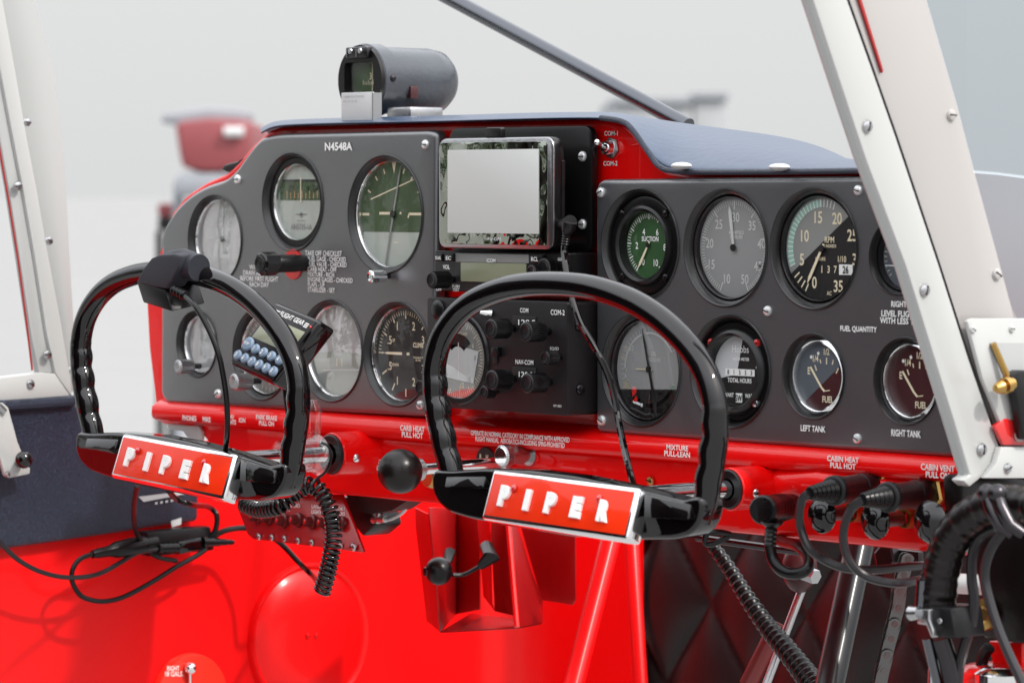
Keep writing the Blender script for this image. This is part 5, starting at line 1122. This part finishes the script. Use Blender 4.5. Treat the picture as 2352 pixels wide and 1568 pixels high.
# jack plugs
def jack(a2, b2, Ya_, Yb_, label, cord):
    a = Z(11, *a2, Ya_); b = Z(11, *b2, Yb_); t = thing('jack_plug', label, 'plug', b, 'headset jack plugs in the right fascia')
    d = b - a; L_ = d.length; r = .0098
    n_ = 12
    MB().tube([a + d * (.36 * k / n_) for k in range(n_ + 1)], [(.0048 + .0038 * k / n_) * (1 if k % 2 else .84) for k in range(n_ + 1)], 16).build('strain_relief', 'rubber', t)
    MB().lathe(a + d * .36, d, [(0, .0085), (.001, r * 1.08), (L_ * .08, r * 1.08), (L_ * .09, r * .96), (L_ * .42, r * .96), (L_ * .43, r * 1.03), (L_ * .64, r * 1.03)], 28).build('barrel', 'plastic', t, bevel=.0003)
    MB().lathe(Vector((b.x, .004, b.z)), (0, -1, 0), [(0, r * 1.5), (.004, r * 1.5), (.005, r * 1.3), (.005, r * 1.0)], 6, False).build('jack_nut', 'brass', t, sm=20)
    MB().tube([a] + [Z(11, *p, Y_) for p, Y_ in cord], .0031, 10, smooth=8).build('cord', 'graycord', t)
jack((905, 205), (1330, 160), -.075, -.0, 'left headset jack plug with cord looping below the fascia', [((860, 245), -.076), ((838, 350), -.075), ((850, 450), -.072), ((900, 570), -.07), ((1000, 650), -.06), ((1150, 710), -.05), ((1350, 720), -.03), ((1550, 700), -.0), ((1720, 690), .03)])
jack((1262, 250), (1700, 205), -.075, -.0, 'right headset jack plug nearest the door post', [((1190, 310), -.076), ((1140, 430), -.075), ((1140, 560), -.072), ((1190, 680), -.068), ((1300, 770), -.06), ((1480, 810), -.05), ((1620, 795), -.03), ((1700, 780), .0)])
screw(*q(11, 1690, 130), 20, .004, db, 'chrome')

# ================================================================== UNDER THE DASH
# breaker sub panel
bp_ = thing('breaker_panel', 'tilted red switch panel with a row of maroon breakers under the left yoke', 'breaker panel', Z(9, 1550, 880, .02))
Ys = .02
poly_ = [(1205, 600), (1740, 612), (1853, 905), (1290, 835), (1262, 812), (1210, 680)]
def bpt(x, y): return Z(9, x, y, Ys - .02 * (y - 600) / 300)
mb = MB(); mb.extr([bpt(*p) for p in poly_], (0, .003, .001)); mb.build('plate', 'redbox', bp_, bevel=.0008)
for x, y in ((1325, 722), (1382, 728), (1458, 742), (1530, 738), (1602, 748), (1672, 752), (1750, 755)):
    c = bpt(x, y); o = MB().lathe(c, (-.15, -1, .1), [(0, .0062), (.003, .0062), (.004, .0045), (.009, .0042), (.0095, 0)], 18, False).build('breaker', 'maroon', bp_)
    MB().lathe(c + Vector((-.0014, -.0095, .001)), (-.15, -1, .1), [(0, .0020), (.0002, .0016), (.0003, 0)], 12, False).build('cap', 'redlamp', o)
for x, y in ((1322, 822), (1388, 826), (1452, 832), (1522, 843), (1592, 852), (1740, 870), (1802, 876)): screw(0, 0, 16, 0, bp_, 'steel', world=bpt(x, y) + Vector((0, -.0006, 0)))
mb = MB()
for s_, x0_, y0_, x1_, y1_ in (('RADIO', 1478, 652, 1532, 672), ('LIGHTS', 1440, 676, 1480, 690), ('LAND\nLIGHT', 1590, 658, 1640, 704), ('COM-1\nRADIO', 1715, 670, 1760, 712)):
    a_ = bpt(x0_, y1_); b__ = bpt(x1_, y1_ + 3); c_2 = bpt(x0_, y0_); mb.text(s_, a_ + Vector((0, -.0006, 0)), b__ - a_, c_2 - a_, bold=.01)
mb.build('lettering', 'white_text', bp_)
# dark wiring gear right of it
wg = thing('wiring_block', 'black electrical block with loose wires right of the breaker panel', 'wiring block', Z(10, 60, 660, .06))
mb = MB(); mb.extr([Z(10, x, y, .05) for x, y in ((-60, 430), (110, 440), (155, 610), (75, 680), (10, 600))], (0, .03, 0)); mb.build('block', 'plastic', wg, bevel=.003)
mb = MB(); mb.tube([Z(10, *p, .045) for p in ((345, 460), (335, 510), (290, 550), (215, 575), (175, 545), (170, 450))], .0017, 8, smooth=6); mb.build('white_wire', 'card', wg)
mb = MB(); mb.tube([Z(10, 140, 575, .04), Z(10, 215, 570, .04)], .003, 10); mb.tube([Z(10, 165, 590, .04), Z(10, 180, 530, .04)], .003, 10); mb.build('terminal', 'steel', wg)
for x, y in ((22, 740),): screw(*q(10, x, y), 20, .0, bp_, 'steel')
mb = MB(); mb.extr([Vector((x_, .03, z_)) for x_, z_ in xz([(795, 1135), (935, 1150), (900, 1172), (850, 1180), (810, 1170)], .03)], (0, .02, 0)); mb.build('cavity_shade_slab', 'dial_black', wg)  # black slab painted in for the shaded hollow under the dash

# red control box with ball knob
bx = thing('red_housing', 'open red sheet metal housing on the footwell wall below the ball knob', 'housing', Z(10, 700, 1250, .2))
def pq(mb, pts): mb.poly([Z(10, x, y, Y_) for x, y, Y_ in pts])
def part3(name, pts, m='redbox', th=.0012):
    P_ = [Z(10, x, y, Y_) for x, y, Y_ in pts]; n_ = (P_[1] - P_[0]).cross(P_[2] - P_[0]).normalized()
    if n_.y < 0: n_ = -n_
    mb = MB(); mb.extr(P_, n_ * th); return mb.build(name, m, bx, bevel=.0004)
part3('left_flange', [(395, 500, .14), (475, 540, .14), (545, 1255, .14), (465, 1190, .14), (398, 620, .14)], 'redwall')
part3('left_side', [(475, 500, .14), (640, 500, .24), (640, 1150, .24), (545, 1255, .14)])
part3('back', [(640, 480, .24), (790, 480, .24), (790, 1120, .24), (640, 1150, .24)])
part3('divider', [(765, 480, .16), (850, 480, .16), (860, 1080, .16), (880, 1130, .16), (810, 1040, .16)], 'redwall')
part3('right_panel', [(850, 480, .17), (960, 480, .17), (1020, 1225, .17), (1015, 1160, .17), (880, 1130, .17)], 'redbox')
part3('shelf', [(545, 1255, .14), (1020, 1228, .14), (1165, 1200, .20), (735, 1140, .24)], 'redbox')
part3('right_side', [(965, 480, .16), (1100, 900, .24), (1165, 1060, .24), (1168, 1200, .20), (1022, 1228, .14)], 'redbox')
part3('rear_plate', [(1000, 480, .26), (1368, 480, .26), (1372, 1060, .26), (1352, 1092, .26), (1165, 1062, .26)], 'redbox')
mb = MB(); mb.tube([Z(10, 962, 600, .155), Z(10, 1016, 1226, .138)], .0024, 8); mb.build('hinge_rod', 'redwall', bx)
c = Z(10, 540, 887, .10); R = 86 * .37761 / ppm(c)
bk = thing('ball_control', 'black ball knob on a stub with a cord in front of the red housing', 'control knob', c)
MB().ball(c, R, 32).build('ball_knob', 'rubber', bk)
MB().tube([c, Z(10, 590, 840, .13), Z(10, 610, 770, .14)], [.005, .0045, .005], 14).build('stub', 'rubber', bk)
MB().lathe(c + Vector((-.0045, -R * .9, 0)), (-.2, -1, .0), [(0, .004), (.001, .0035), (.0015, 0)], 12, False).build('center_pin', 'darksteel', bk)
MB().tube([Z(10, 625, 910, .11), Z(10, 700, 905, .12), Z(10, 800, 850, .13)], .0017, 8, smooth=6).build('cord', 'rubber', bk)
MB().tube([Z(10, 795, 855, .13), Z(10, 860, 800, .13), Z(10, 830, 740, .14)], [.0035, .0075, .006], 12).build('cord_end', 'rubber', bk)
# red V tubes
def tubeP(name, label, pts, r, m, cat='tube'): mb = MB(); mb.tube(pts, r, 20); return tag(mb.build(name, m), label, cat)
pz = Z(10, 1340, 1700, .16); tubeP('frame_tube', 'thick red frame tube leaning left under the right badge', [Z(10, 1600, 640, .20), Z(10, 1345, 1640, .12)], .0086, 'redwall')
tubeP('frame_tube', 'thinner upright red frame tube beside the quilted black bulkhead', [Z(10, 1710, 640, .30), Z(10, 1770, 1640, .26)], .0068, 'redwall')
# steel column, struts, hose, chain
tubeP('control_column', 'thick black steel column rising to the dashboard right side', [Z(11, 1260, 480, .16), Z(11, 1000, 1700, .08)], .0112, 'column', 'column')
o = tubeP('rudder_rod', 'thin bright steel rod slanting behind the corrugated hose', [Z(11, 880, 790, .2), Z(11, 590, 1560, .16)], .0036, 'steel', 'rod')
tubeP('rudder_rod', 'dark red brown rod crossing low behind the hose', [Z(11, 700, 1080, .24), Z(11, 490, 1500, .22)], .0075, 'maroon', 'rod')
cj = thing('rod_joint', 'worn brass and steel rod joint under the microphone cord', 'joint', Z(11, 850, 760, .19))
MB().ball(Z(11, 840, 710, .19), .014, 16, (0, 0, 1), 1.4).build('casting', 'dial_maroon', cj); MB().tube([Z(11, 870, 740, .18), Z(11, 950, 770, .18)], .006, 6).build('bolt', 'steel', cj)
mb = MB(); hp, _ = crom([Z(11, x, y, Y_) for x, y, Y_ in ((255, 560, .16), (370, 720, .16), (480, 900, .155), (620, 1100, .15), (760, 1270, .14), (900, 1450, .13), (980, 1560, .12))], 30, 1)
Lh = sum((hp[i + 1] - hp[i]).length for i in range(len(hp) - 1)); dd = 0; rr_ = []
for i in range(len(hp)):
    if i: dd += (hp[i] - hp[i - 1]).length
    tt = dd / Lh; rr_.append((.0050 + .0048 * tt) * (1 + .10 * math.sin(2 * PI * dd / .0072)))
mb.tube(hp, rr_, 20); tag(mb.build('corrugated_hose', 'rubber', sm=180), 'black corrugated hose slanting down across the quilted bulkhead', 'hose')
# trim chain
tc_ = thing('trim_chain', 'dark bicycle style roller chain hanging under the right fascia', 'chain', Z(11, 1400, 1480, .1))
cp_, _ = crom([Z(11, x, y, .10) for x, y in ((1560, 640), (1530, 760), (1505, 880), (1495, 980), (1470, 1080), (1440, 1200), (1410, 1330), (1390, 1420), (1370, 1540))], 12, 1)
acc = 0; nxt = 0; pins = []
for i in range(1, len(cp_)):
    acc += (cp_[i] - cp_[i - 1]).length
    if acc >= nxt: pins.append(cp_[i]); nxt += .0125
for i in range(len(pins) - 1):
    a_, b__ = pins[i], pins[i + 1]; d = (b__ - a_); w_ = .0045 if i % 2 else .0062; nrm = Vector((.8, -.6, 0)).normalized(); sd = d.cross(nrm).normalized()
    mb = MB()
    for s2 in (-1, 1):
        o_ = nrm * w_ * s2; ring = []
        for k in range(20):
            th = 2 * PI * k / 20; rr0 = .0046; u2 = math.cos(th); v2 = math.sin(th)
            cen = a_ if u2 < 0 else b__; pinch = 1 - .35 * 0
            ring.append(cen + d.normalized() * u2 * rr0 + sd * v2 * rr0 + o_)
            if k in (4, 14): ring.append((a_ + b__) / 2 + sd * (.0026 if v2 > 0 else -.0026) + o_)
        mb.extr(ring, nrm * .001)
    mb.tube([a_ - nrm * .008, a_ + nrm * .008], .0023, 10); mb.build('link', 'chain', tc_)
hb = thing('chain_bracket', 'dark bracket with hexagon bolt above the roller chain', 'bracket', Z(11, 1480, 640, .12))
mb = MB(); mb.extr([Z(11, x, y, .12) for x, y in ((1380, 570), (1640, 600), (1640, 680), (1500, 700), (1390, 680))], (0, .006, 0)); mb.build('plate', 'quilt', hb, bevel=.001)
MB().lathe(Z(11, 1450, 635, .12), (0, -1, 0), [(0, .011), (.006, .011), (.007, .009), (.007, 0)], 6, False).build('bolt', 'darksteel', hb, sm=20)
cable('loose_wire', 'short dark wire loop just under the right yoke corner', [Z(11, 370, 480, .0), Z(11, 290, 465, -.01), Z(11, 215, 480, -.015), Z(11, 205, 540, -.015), Z(11, 260, 545, -.01), Z(11, 370, 490, .0)], .0022)
mb = MB(); mb.tube([Z(11, 150, 505, .05), Z(11, 840, 600, .05)], .0028, 8); tag(mb.build('support_rod', 'darksteel'), 'thin grey rod running just below the right fascia', 'rod')

# ================================================================== SEAT / HANDLE AT RIGHT
Xh = XR + .02
hd = thing('wrapped_handle', 'black leather wrapped grab handle curving in at the right edge', 'handle', Z(11, 1790, 1100, -.1))
pz = [(2440, 300), (2350, 285), (2240, 275), (2130, 290), (2030, 340), (1930, 420), (1860, 520), (1815, 640), (1790, 760), (1775, 880), (1768, 970)]
pp, _ = crom([Z(11, x, y, -.08) for x, y in pz], 8, 1); rr_ = [(.0122 + .0006 * math.sin(i * .9) * math.sin(i * .37)) for i in range(len(pp))]
MB().tube(pp, rr_, 22).build('leather_wrap', 'leather', hd)
st_ = []
for i in range(24, len(pp), 1): st_.append(pp[i] + Vector((-.012, -.012, 0)))
for k in range(0, len(st_) - 1, 2): pass
mb = MB(); mb.tube([p + Vector((-.0085, -.0088, 0)) for p in pp[20:]], [.0011 if k % 2 else .0005 for k in range(len(pp[20:]))], 6); mb.build('stitching', 'ring', hd)
mb = MB(); mb.fbox(Z(11, 1700, 965, -.095), Z(11, 1862, 975, -.095) - Z(11, 1700, 965, -.095), Z(11, 1730, 1175, -.095) - Z(11, 1700, 965, -.095), (0, .03, 0)); mb.build('clamp', 'plastic', hd, bevel=.002)
screw(0, 0, 14, 0, hd, 'steel', world=Z(11, 1788, 1065, -.0958))
mb = MB(); mb.extr([Z(11, x, y, -.10) for x, y in ((1640, 985), (1712, 985), (1712, 1060), (1735, 1120), (1742, 1180), (1722, 1178), (1690, 1095), (1625, 1085))], (0, .008, 0)); mb.build('clamp_lever', 'steel', hd, bevel=.0015)
MB().tube([Z(11, 1590, 1012, -.10), Z(11, 1645, 1010, -.10)], [.005, .004], 12).build('clamp_pin', 'steel', hd)
MB().tube([Z(11, 1668, 790, -.09), Z(11, 1655, 985, -.09)], .0042, 12).build('latch_rod', 'darkchrome', hd)
MB().tube([Z(11, 1700, 1180, -.09), Z(11, 1740, 1350, -.085), Z(11, 1790, 1560, -.08)], .0036, 10).build('lower_rod', 'darkchrome', hd)
MB().tube([Z(11, 1790, 1180, -.085), Z(11, 1840, 1330, -.08), Z(11, 1890, 1560, -.075)], .0065, 14).build('lower_tube', 'darksteel', hd)
tubeP('steel_cable', 'twisted steel cable end hanging at the bottom right', [Z(11, 1845, 860, .02), Z(11, 1830, 1000, .02), Z(11, 1735, 1400, .0), Z(11, 1730, 1600, .0)], .0032, 'steel', 'cable')
MB().lathe(Z(11, 1850, 810, .0), (1, .4, 0), [(0, .007), (.026, .007)], 16).build('cable_end', 'card', hd)
cl_ = thing('wire_clip', 'pair of small dark metal cable ties with ball ends on the wrapped handle', 'clip', Z(11, 2150, 330, -.1))
for x, x2 in ((2100, 2215), (2172, 2290)):
    MB().tube([Z(11, x, 215, -.105), Z(11, x + 25, 300, -.107), Z(11, x2 - 30, 420, -.105), Z(11, x2 + 60, 480, -.10)], [.0038, .0045, .0042, .0035], 12).build('arm', 'darksteel', cl_); MB().ball(Z(11, x, 205, -.105), .0062, 16).build('ball_end', 'darksteel', cl_)
sb = thing('seat_back', 'black padded seat cover hanging at the lower right corner', 'seat cover', Z(11, 2200, 1200, -.05))
mb = MB(); mb.extr([Z(11, x, y, -.04) for x, y in ((2030, 500), (2120, 420), (2500, 380), (2500, 1230), (2200, 1205), (2080, 1180), (2060, 1140), (2060, 900), (2020, 700))], (0, .03, 0)); mb.build('pad', 'leather', sb, bevel=.006, seg=3)
o = MB().lathe(Z(11, 2090, 1022, -.042), (0, -1, 0), [(0, .011), (.002, .010), (.003, .006), (.0015, .004), (.0015, 0)], 24, False); o.build('snap_button', 'brass', sb)
mb = MB(); mb.extr([Z(11, x, y, -.02) for x, y in ((2112, 1200), (2335, 1215), (2340, 1440), (2150, 1420))], (0, .01, 0)); tag(mb.build('red_tag', 'red', bevel=.001), 'small red sheet metal tab under the black seat cover', 'bracket')
mb = MB(); mb.tube([Z(11, x, y, -.035) for x, y in ((2120, 1240), (2080, 1300), (2070, 1370), (2120, 1410), (2230, 1430), (2340, 1435))], .0042, 10, smooth=6); tag(mb.build('rubber_loop', 'rubber'), 'black rubber loop around the small red tab', 'loop')
rk = thing('red_fitting', 'red round fitting with chrome edge at the bottom right corner', 'fitting', Z(11, 2250, 1480, -.03)); MB().lathe(Z(11, 2260, 1490, -.02), (0, 0, 1), [(-.03, .045), (.0, .045), (.012, .030), (.014, .01)], 30).build('body', 'red', rk); MB().lathe(Z(11, 2180, 1420, -.045), (0, 0, 1), [(-.012, .016), (.0, .016), (.004, .01)], 24).build('cap', 'chrome', rk)
cable('headset_cord', 'long grey cord falling in front of the black seat cover', [Z(11, x, y, -.085) for x, y in ((2210, 465), (2140, 560), (2095, 680), (2090, 800), (2125, 950), (2180, 1120), (2250, 1290), (2320, 1440), (2350, 1520))], .0034, 'graycord')
cable('headset_cord', 'long dark cord left of the seat cover edge', [Z(11, x, y, -.075) for x, y in ((2170, 440), (2060, 500), (2005, 620), (2000, 780), (2015, 920), (2000, 1080), (1950, 1240), (1915, 1380), (1905, 1520))], .0036, 'graycord')
mb = MB(); c = Z(11, 1980, 575, .0); mb.extr([Z(11, x, y, -.0) for x, y in ((1990, 530), (2006, 560), (2006, 610), (1990, 630), (1955, 600))], (0, .004, 0)); tag(mb.build('white_tab', 'white', bevel=.0005), 'tiny white tab at the right end of the red fascia', 'tab')
